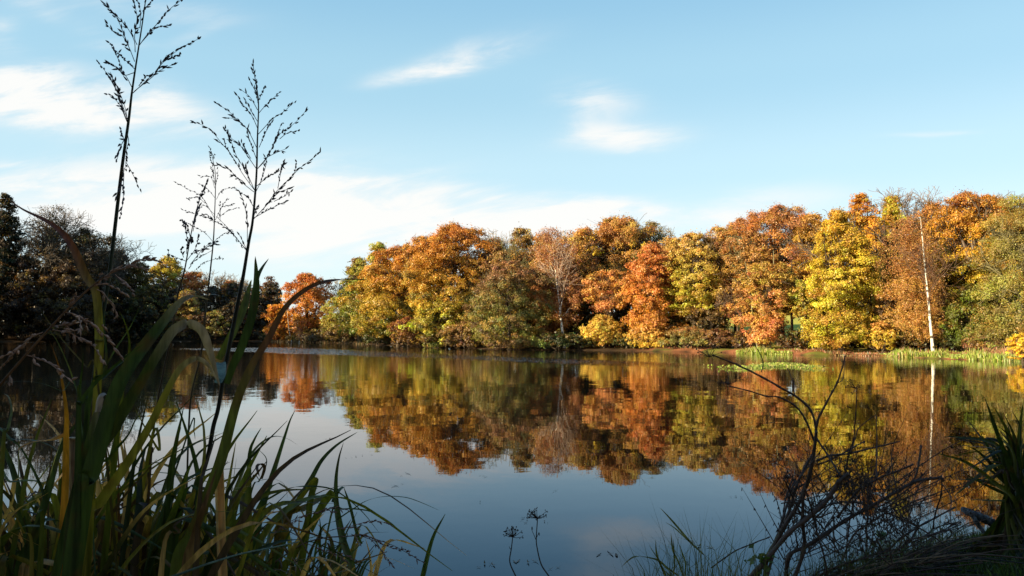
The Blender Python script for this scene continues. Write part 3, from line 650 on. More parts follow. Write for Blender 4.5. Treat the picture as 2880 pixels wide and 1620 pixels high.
 ('tree', 'very tall wide crowned tree with bare top twigs beside the dark evergreen', 'tree', 'sparse', 140, 961, 8, 574, 270, 900, pal((0, DBR), (0.5, (0.09, 0.06, 0.03)), (1, (0.14, 0.10, 0.05))), LB, dict(dens=.28, twc=(0.16, 0.12, 0.08), fan=(12, 7, 6, 5), levels=4, fork=.35, up=.2)),
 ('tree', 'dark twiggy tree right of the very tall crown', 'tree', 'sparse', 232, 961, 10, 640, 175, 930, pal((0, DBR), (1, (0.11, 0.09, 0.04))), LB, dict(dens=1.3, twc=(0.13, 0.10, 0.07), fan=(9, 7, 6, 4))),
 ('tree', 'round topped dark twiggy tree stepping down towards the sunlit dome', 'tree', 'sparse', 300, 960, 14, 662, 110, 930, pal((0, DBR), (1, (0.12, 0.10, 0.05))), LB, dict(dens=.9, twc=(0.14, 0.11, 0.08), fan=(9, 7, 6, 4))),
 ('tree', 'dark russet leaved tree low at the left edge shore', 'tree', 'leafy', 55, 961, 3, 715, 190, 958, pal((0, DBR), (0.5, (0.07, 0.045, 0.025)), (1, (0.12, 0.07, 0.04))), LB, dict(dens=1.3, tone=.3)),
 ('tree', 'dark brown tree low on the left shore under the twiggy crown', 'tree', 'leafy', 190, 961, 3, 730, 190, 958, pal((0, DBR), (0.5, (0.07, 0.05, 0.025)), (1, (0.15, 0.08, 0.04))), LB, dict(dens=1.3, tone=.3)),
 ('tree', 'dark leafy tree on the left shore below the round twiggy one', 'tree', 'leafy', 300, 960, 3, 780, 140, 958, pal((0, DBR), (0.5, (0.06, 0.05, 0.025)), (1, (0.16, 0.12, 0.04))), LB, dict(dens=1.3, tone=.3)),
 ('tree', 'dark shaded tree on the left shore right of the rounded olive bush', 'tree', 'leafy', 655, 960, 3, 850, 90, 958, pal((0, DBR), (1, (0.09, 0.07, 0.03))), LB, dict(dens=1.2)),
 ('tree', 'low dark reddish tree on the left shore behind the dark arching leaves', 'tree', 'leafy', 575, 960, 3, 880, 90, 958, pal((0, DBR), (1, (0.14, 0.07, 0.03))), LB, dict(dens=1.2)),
 # ---- right bank slim shaded trunks
 ('tree', 'slim dark trunk left of the meadow gap with a russet crown', 'tree', 'sparse', 2075, 993, 5, 790, 80, 900, pal((0, (0.3, 0.1, 0.04)), (1, BRN)), FB, dict(dens=1.4, r0=.16, shape='oval')),
 ('tree', 'pair of dark trunks at the right side of the meadow gap', 'tree', 'leafy', 2205, 997, 6, 740, 80, 880, pal((0, (0.3, 0.22, 0.03)), (1, (0.38, 0.22, 0.04))), FB, dict(dens=1, r0=.2, stems2=[(.7, 8, .16, .2)], shape='oval')),
 ('tree', 'dark trunked tree with dim crown left of the salmon maple', 'tree', 'leafy', 2000, 992, 6, 850, 120, 960, pal((0, DGR), (0.5, (0.10, 0.07, 0.03)), (1, (0.2, 0.10, 0.04))), FB, dict(dens=.7, r0=.18)),
 ('tree', 'dim brown tree behind the slim yellow tree and the birch', 'tree', 'leafy', 2560, 1003, 9, 660, 150, 965, pal((0, BRN), (0.5, (0.28, 0.16, 0.05)), (1, (0.36, 0.2, 0.06))), FB, dict(dens=.8, r0=.18, stems2=[(-.8, 9, .08, -.6), (.5, 9, .07, .8)], bark=M_BARKG)),
 ('shrub', 'russet and olive shrub on the bank between the birch and the right edge', 'shrub', 'bush', 2790, 1012, 2.5, 915, 150, 985, pal((0, (0.3, 0.13, 0.06)), (0.5, OLV), (1, (0.22, 0.2, 0.04))), SH, dict(dens=.9, sz=.8)),
 ('shrub', 'dark green low shrub behind the white birch base', 'shrub', 'bush', 2705, 1010, 4, 935, 110, 985, pal((0, DGR), (1, (0.08, 0.11, 0.02))), SH, dict(dens=.9, sz=.8)),
 ('shrub', 'bright golden yellow bush at the extreme right of the water line', 'shrub', 'bush', 2885, 1019, -1.0, 935, 90, 1012, pal((0, (0.75, 0.42, 0.02)), (1, (0.78, 0.52, 0.03))), SH, dict(dens=1.0, squash=.4)),

 ('shrub', 'dim olive shrub overhanging the water between the brown shrub and the alder', 'shrub', 'bush', 1235, 978, 0.5, 925, 120, 977, pal((0, DBR), (1, (0.16, 0.12, 0.03))), SH, dict(dens=1)),
 ('shrub', 'dark green low shrub between the yellow waterside bush and its orange neighbour', 'shrub', 'bush', 1760, 986, 0.6, 950, 70, 985, pal((0, DGR), (1, (0.10, 0.10, 0.03))), SH, dict(dens=1)),
 ('shrub', 'russet brown scrub right of the round olive shrub', 'shrub', 'bush', 2015, 991, 1.2, 925, 90, 988, pal((0, DBR), (1, (0.24, 0.10, 0.04))), SH, dict(dens=.9)),
 ('shrub', 'dark low scrub left of the yellow waterside bush', 'shrub', 'bush', 1625, 985, 0.6, 940, 80, 984, pal((0, DGR), (1, (0.09, 0.09, 0.03))), SH, dict(dens=1)),
 ('shrub', 'dusky brown scrub along the shore below the golden green willow bush', 'shrub', 'bush', 985, 966, 0.6, 925, 120, 965, pal((0, DBR), (1, (0.18, 0.10, 0.03))), SH, dict(dens=1)),
 ('shrub', 'dark scrub along the shore below the orange red tree', 'shrub', 'bush', 880, 964, 0.5, 940, 130, 963, pal((0, DBR), (1, (0.12, 0.07, 0.03))), SH, dict(dens=1)),
 ('shrub', 'shaded scrub between the big yellow maple and the birch', 'shrub', 'bush', 2520, 1003, 2.5, 930, 130, 990, pal((0, DBR), (1, (0.16, 0.13, 0.03))), SH, dict(dens=1)),
 ('shrub', 'low dark scrub in the meadow gap right of the salmon maple', 'shrub', 'bush', 2232, 998, 3.5, 928, 80, 985, pal((0, DBR), (1, (0.14, 0.12, 0.03))), SH, dict(dens=.9)),
 ('shrub', 'low brown scrub in the meadow gap left of the salmon maple', 'shrub', 'bush', 2095, 994, 3.0, 930, 70, 985, pal((0, DBR), (1, (0.2, 0.11, 0.04))), SH, dict(dens=.9)),
 ('shrub', 'orange tipped low branches at the water right of the yellow maple', 'shrub', 'bush', 2480, 1002, 1.0, 905, 90, 985, pal((0, (0.5, 0.36, 0.03)), (0.6, YEL), (1, SAL)), SH, dict(dens=.8)),

 ('tree', 'rusty tree filling the dip between the lower orange and green oak and the great oak', 'tree', 'leafy', 1195, 976, 11, 662, 170, 900, pal((0, BRN), (0.5, (.48, .24, .04)), (1, (.52, .22, .04))), FB, dict(dens=.9)),
 ('tree', 'russet tree filling the skyline between the great orange oak and the half green twigged tree', 'tree', 'leafy', 1385, 981, 14, 668, 150, 900, pal((0, BRN), (0.5, (.40, .2, .05)), (1, (.42, .2, .06))), FB, dict(dens=.9)),
 ('tree', 'pinkish brown tree behind the forked birch on its left', 'tree', 'leafy', 1530, 984, 12, 655, 140, 900, pal((0, BRN), (0.5, (.40, .17, .05)), (1, (.44, .2, .08))), FB, dict(dens=.8)),
 ('tree', 'orange brown tree behind the forked birch on its right', 'tree', 'leafy', 1650, 985, 14, 642, 150, 880, pal((0, BRN), (0.5, (.44, .21, .05)), (1, (.50, .25, .05))), FB, dict(dens=.8)),
 ('tree', 'tan brown tree in the skyline dip right of the wide orange brown oak', 'tree', 'leafy', 1890, 989, 13, 668, 150, 880, pal((0, BRN), (0.5, (.38, .24, .05)), (1, (.46, .27, .08))), FB, dict(dens=.8)),
 ('tree', 'copper tree closing the gap left of the rusty half bare beech', 'tree', 'leafy', 2085, 993, 15, 612, 130, 870, pal((0, BRN), (0.5, (.44, .2, .05)), (1, (.46, .2, .08))), FB, dict(dens=.8)),
 ('tree', 'orange and olive tree between the rusty beech and the big yellow maple', 'tree', 'leafy', 2290, 998, 11, 598, 130, 870, pal((0, (.3, .2, .04)), (0.5, (.46, .28, .04)), (1, (.50, .24, .05))), FB, dict(dens=.85)),
 ('tree', 'golden orange tree between the orange pointed top and the tall narrow yellow tree', 'tree', 'leafy', 2478, 1001, 12, 612, 110, 900, pal((0, YGR), (0.5, (.5, .36, .03)), (1, ORG)), FB, dict(dens=.85)),
 ('tree', 'orange brown crown above and behind the white stemmed birch', 'tree', 'leafy', 2640, 1007, 10, 568, 150, 930, pal((0, BRN), (0.5, (.46, .24, .05)), (1, (.50, .22, .06))), FB, dict(dens=.8)),
 ('tree', 'gold leaved tree between the gold and orange oak and the olive willow', 'tree', 'leafy', 2825, 1013, 9, 548, 140, 900, pal((0, OLV), (0.5, (.46, .32, .04)), (1, (.54, .29, .05))), FB, dict(dens=.85)),
 ('tree', 'amber undergrowth tree in front of the tall narrow yellow tree', 'tree', 'sparse', 2535, 1003, 3.5, 780, 150, 970, pal((0, (.5, .33, .05)), (0.5, (.44, .24, .05)), (1, (.4, .2, .05))), FB, dict(dens=1.5, bark=M_BARKG, r0=.1)),
]
placed = []
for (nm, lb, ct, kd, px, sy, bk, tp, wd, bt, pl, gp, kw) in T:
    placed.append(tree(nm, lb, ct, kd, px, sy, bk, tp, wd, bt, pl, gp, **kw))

# ------------------------------------------------------------------ woodland mass behind the named trees
rngw = np.random.default_rng(77)
wg = Geo()
SHX = [q[0] for q in far_px][::-1]; SHY = [q[1] for q in far_px][::-1]
def mass(px0, px1, sy, back, top, n, palette, nl=2500, bot=945):
    for px in np.linspace(px0, px1, n):
        D = shoreD(np.interp(px, SHX, SHY)) + back + rngw.uniform(-2, 3); b = P(px, sy, D); z0 = gh(b[0], b[1])
        zt = P(px, top + rngw.uniform(-8, 14), D)[2]; zb = max(z0, P(px, bot, D)[2]); rx = (px1 - px0) / max(n - 1, 1) / F * D * 0.75
        grow_crown(wg, rngw, np.array([b[0], b[1], z0]), zb, zt, rx, rx * 0.6, 'dome', nl, 0.0032 * D, palette)
        pt = np.array([[b[0], b[1], z0 - .3], [b[0] + .1, b[1], (z0 + zt) / 2], [b[0], b[1], zt * .85]])
        wg.tube(catmull(pt, 4), np.linspace(.25, .06, 9), 5, (0.06, 0.045, 0.03))
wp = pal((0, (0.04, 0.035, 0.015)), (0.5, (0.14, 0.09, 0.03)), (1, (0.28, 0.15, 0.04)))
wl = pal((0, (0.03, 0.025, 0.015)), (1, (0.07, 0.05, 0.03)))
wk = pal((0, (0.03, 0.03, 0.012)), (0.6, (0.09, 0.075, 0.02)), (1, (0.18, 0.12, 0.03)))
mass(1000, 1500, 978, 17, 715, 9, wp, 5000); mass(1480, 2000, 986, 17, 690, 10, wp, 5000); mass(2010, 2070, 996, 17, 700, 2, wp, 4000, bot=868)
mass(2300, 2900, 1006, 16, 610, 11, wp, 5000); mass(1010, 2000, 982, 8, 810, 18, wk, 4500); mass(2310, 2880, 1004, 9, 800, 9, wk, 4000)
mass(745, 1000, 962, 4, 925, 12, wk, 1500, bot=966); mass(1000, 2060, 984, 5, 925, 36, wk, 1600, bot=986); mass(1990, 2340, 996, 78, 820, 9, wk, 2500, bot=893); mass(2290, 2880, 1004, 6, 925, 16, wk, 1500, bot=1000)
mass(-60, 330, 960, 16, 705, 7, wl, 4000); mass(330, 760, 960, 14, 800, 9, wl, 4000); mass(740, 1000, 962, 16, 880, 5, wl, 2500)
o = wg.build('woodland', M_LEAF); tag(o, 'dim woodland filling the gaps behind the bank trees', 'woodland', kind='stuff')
# the rest of the left wood, outside the frame: it keeps the left bank in shade
wg = Geo()
for (x, y, h) in [(-112, 120, 27), (-124, 132, 27), (-118, 145, 20), (-134, 118, 28), (-130, 152, 19), (-112, 106, 24), (-105, 95, 22), (-138, 138, 28), (-122, 105, 26), (-103, 132, 27), (-97, 121, 26), (-92, 111, 25), (-85, 100, 24), (-78, 88, 22), (-71, 78, 22), (-108, 142, 27), (-96, 100, 25), (-62, 64, 20), (-52, 50, 18)]:
    z0 = gh(x, y); grow_crown(wg, rngw, np.array([x, y, z0]), z0 + 1, z0 + h, 7.5, 7.5, 'dome', 4200, 0.85, wl)
    wg.tube([[x, y, z0 - .3], [x, y, z0 + h * .8]], [.45, .1], 6, (0.06, 0.045, 0.03))
o = wg.build('woodland', M_LEAF); tag(o, 'more of the shaded wood continuing along the left shore', 'woodland', kind='stuff')
# trees on the near bank left of and behind the photographer: they shade the foreground
for i_, (x, y, h, r) in enumerate([(-14.5, -6.5, 15, 5.0), (-20, -2.0, 15, 5.0), (-15, -13, 14, 5.0), (-24, -9, 16, 5.5), (-9.5, -3.5, 8, 3.2), (-11.5, 1.0, 7.5, 2.8), (-4.0, -7.0, 11, 4.2), (3.5, -6.5, 11, 4.2), (10.5, -3.5, 11, 4.0), (-8.5, -9.5, 13, 4.5)]):
    rg = np.random.default_rng(500 + i_); z0 = gh(x, y)
    rt = empty('tree', (x, y, z0), ['broad brown leaved tree shading the near bank', 'second tall tree further along the near bank', 'tall tree behind the viewer by the path', 'tall dense tree in the wood behind the near bank', 'small bushy tree close to the near reeds', 'low bushy tree beside the near water', 'leafy tree just behind the viewer to the left', 'leafy tree just behind the viewer to the right', 'leafy tree on the near bank off to the right', 'taller leafy tree in the row behind the viewer'][i_], 'tree', 'trees on the near bank')
    a_, b_ = Geo(), Geo()
    cen, _ = grow_crown(b_, rg, np.array([x, y, z0]), z0 + 0.8, z0 + h, r, r, 'dome', 9000, 0.34, pal((0, OLV), (1, BRN)))
    trunk_and_limbs(a_, rg, np.array([x, y, z0]), z0 + 1, z0 + h, .25, cen, 8)
    a_.build('trunk', M_BARK, rt, True); b_.build('crown', M_LEAF, rt)

# ------------------------------------------------------------------ reeds, grass and litter on the far bank
bg_ = Geo(); rg = np.random.default_rng(9)
def bank_grass(px0, px1, sy0, sy1, n, h, cols, inland=1.5, lo=-0.3):
    px = rg.uniform(px0, px1, n); t = (px - px0) / (px1 - px0)
    for k in range(n):
        D = shoreD(sy0 + (sy1 - sy0) * t[k]) + lo + (inland - lo) * rg.uniform() ** 1.3
        b = P(px[k], 1000, D); z = max(gh(b[0], b[1]), 0.0) if k % 3 else 0.2
        hh = h * rg.uniform(0.4, 1.15) * (0.62 + 0.38 * math.sin(px[k] * 0.045) * math.cos(px[k] * .017 + 1)) * min(1, 0.25 + 8 * min(t[k], 1 - t[k])); w_ = 0.03
        ln = rg.normal(0, 0.25, 2) * hh; s_ = np.array([rg.uniform(-1, 1), rg.uniform(-1, 1), 0]); s_ *= w_ / np.linalg.norm(s_)
        b0 = np.array([b[0], b[1], z - 0.05]); m = b0 + [ln[0] * .4, ln[1] * .4, hh * .6]; e = b0 + [ln[0], ln[1], hh]
        c = np.array(cols[rg.integers(len(cols))]) * rg.uniform(0.7, 1.25)
        bg_.add([b0 - s_, b0 + s_, m + s_ * .8, m - s_ * .8, e], [[0, 1, 2, 3]], [[3, 2, 4]], c)
GG = [(0.28, 0.38, 0.05), (0.36, 0.40, 0.07), (0.22, 0.28, 0.04), (0.40, 0.33, 0.10)]
BR = [(0.42, 0.22, 0.10), (0.40, 0.16, 0.09), (0.30, 0.24, 0.08)]
bank_grass(2068, 2230, 993, 998, 1500, 0.55, GG, 1.2); bank_grass(2080, 2260, 992, 997, 900, 0.5, GG + BR, 3.0, 0.6)
bank_grass(2475, 2880, 1002, 1018, 3200, 0.55, GG, 1.0); bank_grass(2475, 2880, 1001, 1016, 1300, 0.6, GG + BR, 3.5, 0.6)
bank_grass(2760, 2880, 1012, 1017, 700, 0.8, BR, 2.4, .4); bank_grass(1040, 2060, 970, 992, 1500, 0.4, BR + [(0.12, 0.12, 0.03)], 2.5, 0.2)
bank_grass(740, 1040, 961, 969, 700, 0.6, [(0.14, 0.12, 0.04), (0.2, 0.1, 0.04)], 3.5, 0.2)
bank_grass(2225, 2485, 997, 1003, 900, 0.35, BR + [(0.14, 0.13, 0.04)], 3.0, 0.1); bank_grass(2060, 2880, 993, 1016, 900, 0.28, BR, 4.5, .8)
o = bg_.build('bank_grass', M_LEAF); tag(o, 'green and russet grasses fringing the far bank', 'grass', kind='stuff')
# floating weed raft
wd_ = Geo(); rg = np.random.default_rng(12); n = 1500
px = rg.normal(2175, 62, n); sy = 1032 + rg.normal(0, 2.4, n) + 4 * np.sin(px / 40)
pts = np.array([P(a, b, shoreD(b)) for a, b in zip(px, sy)]); pts[:, 2] = 0.02 + rg.uniform(0, 0.10, n)
nr = rg.normal(0, .6, (n, 3)) + [0, -.4, .7]
cl_ = np.array(GG)[rg.integers(0, 4, n)] * rg.uniform(.7, 1.3, (n, 1))
wd_.leaves(pts, nr, rg.uniform(.06, .15, n), cl_, rg)
o = wd_.build('water_weed', M_LEAF); tag(o, 'thin raft of green weed floating off the far bank', 'water weed', kind='stuff')
# ------------------------------------------------------------------ near bank plants
M_BLADE, g = new_mat('reed_blade')
at = g.node('ShaderNodeAttribute', attribute_name='Col').outputs['Color']
co = g.node('ShaderNodeNewGeometry').outputs['Position']
nz = g.noise(g.vm('MULTIPLY', co, (60, 60, 5)), 1.0, 4, 0.6).outputs['Fac']; nb = g.noise(co, 9, 3).outputs['Fac']
c = g.vm('SCALE', at, scale=g.smooth(nz, 0.3, 0.7, 0.48, 1.12))
c = g.mix(g.smooth(nb, 0.56, 0.72, 0, 0.55), c, (0.13, 0.06, 0.015, 1))
d = g.node('ShaderNodeBsdfPrincipled'); g.put(d.inputs['Base Color'], c); d.inputs['Roughness'].default_value = 0.5; d.inputs['Specular IOR Level'].default_value = 0.35
t = g.node('ShaderNodeBsdfTranslucent'); g.put(t.inputs[0], g.vm('MULTIPLY', c, (1.3, 1.2, 0.5)))
mx = g.node('ShaderNodeMixShader'); mx.inputs[0].default_value = 0.35
g.l.new(d.outputs[0], mx.inputs[1]); g.l.new(t.outputs[0], mx.inputs[2])
o = g.node('ShaderNodeOutputMaterial'); g.l.new(mx.outputs[0], o.inputs[0])
M_STEM = leaf_material('dry_stem', 0.05)
M_WOOD = bark_material('weathered_wood', (0.02, 0.019, 0.018), (0.16, 0.16, 0.17), 30, (1, 1, 0.4))

CG = (0.055, 0.085, 0.018); CG2 = (0.13, 0.14, 0.022); COL_ = (0.26, 0.21, 0.03); CT = (0.70, 0.40, 0.15); CO = (0.70, 0.28, 0.03); CB = (0.09, 0.05, 0.025); CP = (0.46, 0.32, 0.26); CBL = (0.14, 0.20, 0.15)
FRNG = np.random.default_rng(4)

def zA(pts, s, ox, oy): return [(x / s + ox, y / s + oy) for x, y in pts]
Z1 = lambda *p: zA(p, 1.907, 0, 0)          # enlarged views the outlines were measured in
Z2 = lambda *p: zA(p, 2.899, 0, 700)
Z3 = lambda *p: zA(p, 2.787, 0, 1100)
Z4 = lambda *p: zA(p, 2.899, 500, 700)
Z5 = lambda *p: zA(p, 2.787, 500, 1100)
Z6 = lambda *p: zA(p, 4.293, 1350, 1350)
Z7 = lambda *p: zA(p, 2.196, 1900, 960)

def to3d(pix, d0, d1, root=None, rootx=None):
    """pix: base..tip picture points; distances run from d0 (base) to d1 (tip); prepend the hidden lower part down to the ground"""
    n = len(pix); L = np.concatenate([[0], np.cumsum([math.dist(pix[i], pix[i + 1]) for i in range(n - 1)])]); L /= L[-1]
    pts = [P(x, y, d0 + (d1 - d0) * t ** 1.5) for (x, y), t in zip(pix, L)]
    if root is not None:
        b = np.array(root); q = pts[0]; dirn = (pts[0] - pts[1]); dirn /= np.linalg.norm(dirn)
        mid = q * 0.5 + b * 0.5 + dirn * np.linalg.norm(q - b) * 0.12
        pts = [b, mid] + pts
    return np.array(pts)

def blade(root_obj, pix, width, d0, d1, col, tipcol=None, gpt=None, tipf=0.8, fold=0.3, face=None, wprof=None, name='leaf', blunt=False):
    """one strap leaf: width in photo pixels at its middle"""
    pts = to3d(pix, d0, d1, gpt)
    c3 = catmull(pts, 7); n = len(c3)
    L = np.concatenate([[0], np.cumsum(np.linalg.norm(np.diff(c3, axis=0), axis=1))]); t = L / L[-1]
    w = 1.18 * width / F * (d0 + d1) / 2
    if wprof is None:
        ww = w * np.minimum(1, 0.75 + t) * (np.clip((1 - t) / 0.32, 0, 1) ** 0.7 if not blunt else np.clip((1 - t) / 0.02 + .8, 0, 1)) + 0.0006
    else: ww = w * np.interp(t, wprof[0], wprof[1])
    c = np.tile(np.array(col), (n, 1)) * (1 + 0.12 * np.sin(t * 9 + width))[:, None]
    if tipcol is not None:
        f = np.clip((t - tipf) / 0.12, 0, 1)[:, None]; c = c * (1 - f) + np.array(tipcol) * f
    # the flat of the blade turns slowly along its length
    if face is None: face = FRNG.uniform(-0.3, 0.3)
    a0 = face + FRNG.uniform(-.2, .2); a = a0 + t * FRNG.uniform(-0.6, 0.6)
    side = np.stack([np.cos(a), np.sin(a), 0.15 * np.sin(3 * a)], 1)
    ge = Geo(); ge.ribbon(c3, ww, side, fold, c)
    return ge.build(name, M_BLADE, root_obj, True)

def spikelets(ge, pts, r, step, size, c, rng, start=0.2):
    L = np.concatenate([[0], np.cumsum(np.linalg.norm(np.diff(pts, axis=0), axis=1))])
    s = L[-1] * start
    while s < L[-1] + step * 0.4:
        q = np.array([np.interp(s, L, pts[:, k]) for k in range(3)]); q2 = np.array([np.interp(min(s + step, L[-1]), L, pts[:, k]) for k in range(3)])
        d = q2 - q; nd = np.linalg.norm(d)
        d = (pts[-1] - pts[-2]) if nd < 1e-6 else d
        d = d / np.linalg.norm(d) + rng.normal(0, 0.28, 3); d /= np.linalg.norm(d)
        r_s = r * .82; ln = size * rng.uniform(0.7, 1.4); q = q + rng.normal(0, 0.0016, 3)
        sp = np.array([q, q + d * ln * .25, q + d * ln * .6, q + d * ln])
        ge.tube(sp, np.array([0.15, 1, 0.85, 0.05]) * r_s * rng.uniform(.75, 1.2), 5, np.array(c) * rng.uniform(.7, 1.3))
        if rng.uniform() < .35:
            d2 = d + rng.normal(0, .5, 3); d2 /= np.linalg.norm(d2)
            ge.tube(np.array([q, q + d2 * ln * .3, q + d2 * ln * .8]), np.array([.2, 1, .1]) * r * .8, 5, np.array(c) * rng.uniform(.7, 1.3))
        s += step * rng.uniform(0.7, 1.5)

def panicle(root, stem, branches, d0, d1, stem_r, sp_r, sp_l, step, seedcol, stemcol, gpt, seed, brr=0.0011, spread=0.25, wfun=None, start=.25):
    rng = np.random.default_rng(seed)
    sp = to3d(stem, d0, d1, gpt); s3 = catmull(sp, 6)
    ge = Geo(); n = len(s3); ge.tube(s3, np.interp(np.linspace(0, 1, n), [0, .55, .85, 1], [stem_r, stem_r * .8, stem_r * .3, brr]), 7, stemcol)
    ge.build('stem', M_BLADE, root, True)
    hd = Geo(); 
    for br in branches:
        # depth of the branch = depth of the stem at its foot, spreading a little towards or away from the viewer
        fx, fy = br[0]; base = None; best = 1e9
        for q in s3:
            # project back to the picture
            rel = q - np.array([0, 0, CAMZ]); yy_ = rel[1] * math.cos(TH) + rel[2] * math.sin(TH); zz_ = -rel[1] * math.sin(TH) + rel[2] * math.cos(TH)
            sx_, sy_ = CX + F * rel[0] / yy_, CY - F * zz_ / yy_
            dd = (sx_ - fx) ** 2 + (sy_ - fy) ** 2
            if dd < best: best = dd; base = q
        dd0 = base[1]; off = rng.uniform(-spread, spread) * 0.5
        Ltot = sum(math.dist(br[i], br[i + 1]) for i in range(len(br) - 1)); acc = 0; pp = []
        for i, (x, y) in enumerate(br):
            if i: acc += math.dist(br[i - 1], br[i])
            pp.append(P(x, y, dd0 + off * acc / Ltot))
        pp = catmull(np.array(pp), 6)
        hd.tube(pp, np.linspace(brr * 1.2, brr * .6, len(pp)), 5, seedcol)
        spikelets(hd, pp, sp_r, step, sp_l, seedcol, rng, start)
    top = s3[int(n * .9):]; spikelets(hd, top, sp_r, step, sp_l, seedcol, rng, 0.0)
    hd.build('seed_head', M_STEM, root)

SEED = (0.055, 0.038, 0.045); SEEDB = (0.42, 0.22, 0.14)
GR = 'tall grass stems of the near left bank'
# root points on the bank
def rt(x, y): return (x, y, max(gh(x, y), -0.1))
def at_px(px, D): return rt(P(px, 1000, D)[0], D)

# ---- A: tallest stem
gA = at_px(214, 2.5); rA = empty('tall_grass', gA, 'tallest seeding grass stem, its dark head cut by the top of the picture', 'grass', GR)
panicle(rA, [(218, 1620), (226, 1400), (240, 1200), (262, 1080), (290, 880), (309, 760), (341, 488), (362, 336), (372, 252), (391, 126), (406, 26), (420, -90)],
 [Z1((712, 500), (830, 395), (930, 345)), Z1((720, 490), (770, 450), (830, 400), (870, 340), (960, 265), (1070, 205)), Z1((745, 460), (785, 405)), Z1((840, 375), (895, 295)), Z1((900, 320), (970, 290)),
  Z1((742, 250), (790, 185), (850, 120), (905, 55), (970, 0), (1010, -40)), Z1((760, 225), (830, 155), (915, 132)), Z1((708, 470), (680, 415), (650, 380), (585, 340)),
  Z1((722, 370), (690, 340), (625, 275)), Z1((718, 390), (665, 400), (640, 330), (610, 270), (590, 230)), Z1((722, 330), (690, 250), (655, 190), (620, 180), (570, 130)), Z1((690, 240), (655, 240)),
  Z1((725, 280), (720, 220), (690, 160), (650, 110), (565, 25)), Z1((690, 250), (655, 160), (625, 95), (575, 40)), Z1((735, 240), (722, 200), (735, 100), (725, 40), (712, -10)), Z1((750, 150), (755, 90), (745, 20), (725, -10)), Z1((765, 60), (800, 20), (830, -20)),
  Z1((684, 640), (640, 520), (600, 440), (570, 390), (525, 330)), Z1((682, 655), (650, 560), (625, 480), (590, 385)), Z1((680, 650), (640, 560), (583, 500)), Z1((680, 650), (676, 600), (655, 530), (615, 440)),
  Z1((668, 770), (662, 740), (645, 690)), Z1((670, 740), (645, 790), (635, 830), (625, 865)), Z1((684, 720), (690, 760), (680, 800), (672, 900)), Z1((676, 870), (715, 940), (745, 1010)),
  Z1((668, 900), (650, 980), (625, 1050)), Z1((665, 930), (662, 1000), (660, 1080), (645, 1165))],
 2.5, 2.45, 0.0075, 0.0036, 0.018, 0.014, SEED, (0.03, 0.04, 0.02), gA, 1)
# ---- B
gB = at_px(500, 2.7); rB = empty('tall_grass', gB, 'second tall seeding grass stem with the widest open head, its leaf pair pointing up beside it', 'grass', GR)
panicle(rB, [(512, 1620), (530, 1530), (561, 1369), (586, 1279), (600, 1200), (614, 1148), (631, 1045), (648, 959), (679, 803), (687, 760), (700, 680), (711, 619), (721, 498), (724, 393), (727, 288), (718, 225), (711, 178)],
 [Z1((1385, 720), (1460, 640), (1520, 600), (1575, 550)), Z1((1390, 790), (1430, 700), (1455, 660)), Z1((1385, 610), (1430, 560), (1500, 495)), Z1((1382, 905), (1430, 850), (1470, 770), (1500, 720), (1580, 660), (1640, 595)),
  Z1((1500, 745), (1540, 715), (1600, 700)), Z1((1385, 900), (1440, 830), (1480, 740), (1510, 660)), Z1((1420, 850), (1480, 820), (1530, 800)), Z1((1380, 800), (1330, 700), (1280, 650), (1230, 600), (1155, 550)), Z1((1310, 680), (1270, 640), (1220, 632)),
  Z1((1382, 690), (1350, 620), (1310, 570), (1265, 500)), Z1((1382, 590), (1340, 520), (1285, 475)), Z1((1382, 550), (1400, 510), (1420, 460)), Z1((1380, 650), (1345, 590), (1320, 540)), Z1((1378, 910), (1330, 840), (1280, 770), (1240, 740), (1205, 680)),
  Z1((1345, 850), (1310, 790), (1292, 755)), Z1((1365, 1020), (1300, 930), (1240, 830), (1190, 770), (1120, 690), (1025, 648)), Z1((1215, 800), (1200, 745)), Z1((1365, 1020), (1320, 920), (1270, 840), (1240, 760), (1205, 690)),
  Z1((1362, 1030), (1300, 980), (1250, 930), (1220, 905), (1170, 885)), Z1((1300, 970), (1250, 940)), Z1((1372, 1030), (1400, 970), (1430, 870), (1420, 845)), Z1((1375, 1000), (1440, 945), (1500, 915), (1520, 870)), Z1((1490, 1010), (1505, 930), (1520, 870)),
  Z1((1356, 1180), (1420, 1110), (1480, 1030), (1540, 970), (1600, 910), (1650, 870), (1720, 815)), Z1((1580, 930), (1590, 865)), Z1((1356, 1180), (1440, 1090), (1500, 1030), (1565, 1010)), Z1((1470, 1080), (1520, 1055), (1565, 1025)),
  Z1((1360, 1170), (1450, 1120), (1530, 1080)), Z1((1326, 1300), (1325, 1180), (1310, 1100), (1290, 1040), (1255, 1000)), Z1((1360, 1110), (1330, 1060), (1300, 1040)), Z1((1365, 1150), (1378, 1105)),
  Z1((1325, 1345), (1270, 1280), (1220, 1230), (1160, 1190), (1080, 1150)), Z1((1322, 1340), (1300, 1290), (1275, 1245)), Z1((1375, 500), (1355, 460), (1340, 430)), Z1((1378, 860), (1335, 740), (1330, 690)), Z1((1340, 980), (1325, 920), (1320, 870)), Z1((1385, 560), (1375, 500), (1372, 440))],
 2.7, 2.75, 0.0085, 0.0034, 0.017, 0.014, SEED, (0.035, 0.03, 0.02), gB, 2)
blade(rB, Z4((400, 1100), (450, 950), (520, 800), (600, 560), (640, 300), (632, 60)), 19, 2.7, 2.72, CG, (0.10, 0.045, 0.02), None, .93, .35, 0.1)
blade(rB, Z4((600, 560), (640, 330), (650, 230), (690, 150), (742, 78)), 10, 2.72, 2.8, CG, (0.10, 0.045, 0.02), None, .9, .35, 0.2)
blade(rB, Z4((330, 900), (440, 700), (530, 500), (560, 400), (600, 250)), 18, 2.75, 2.85, CG2, None, None, .9, .35, 0.2)
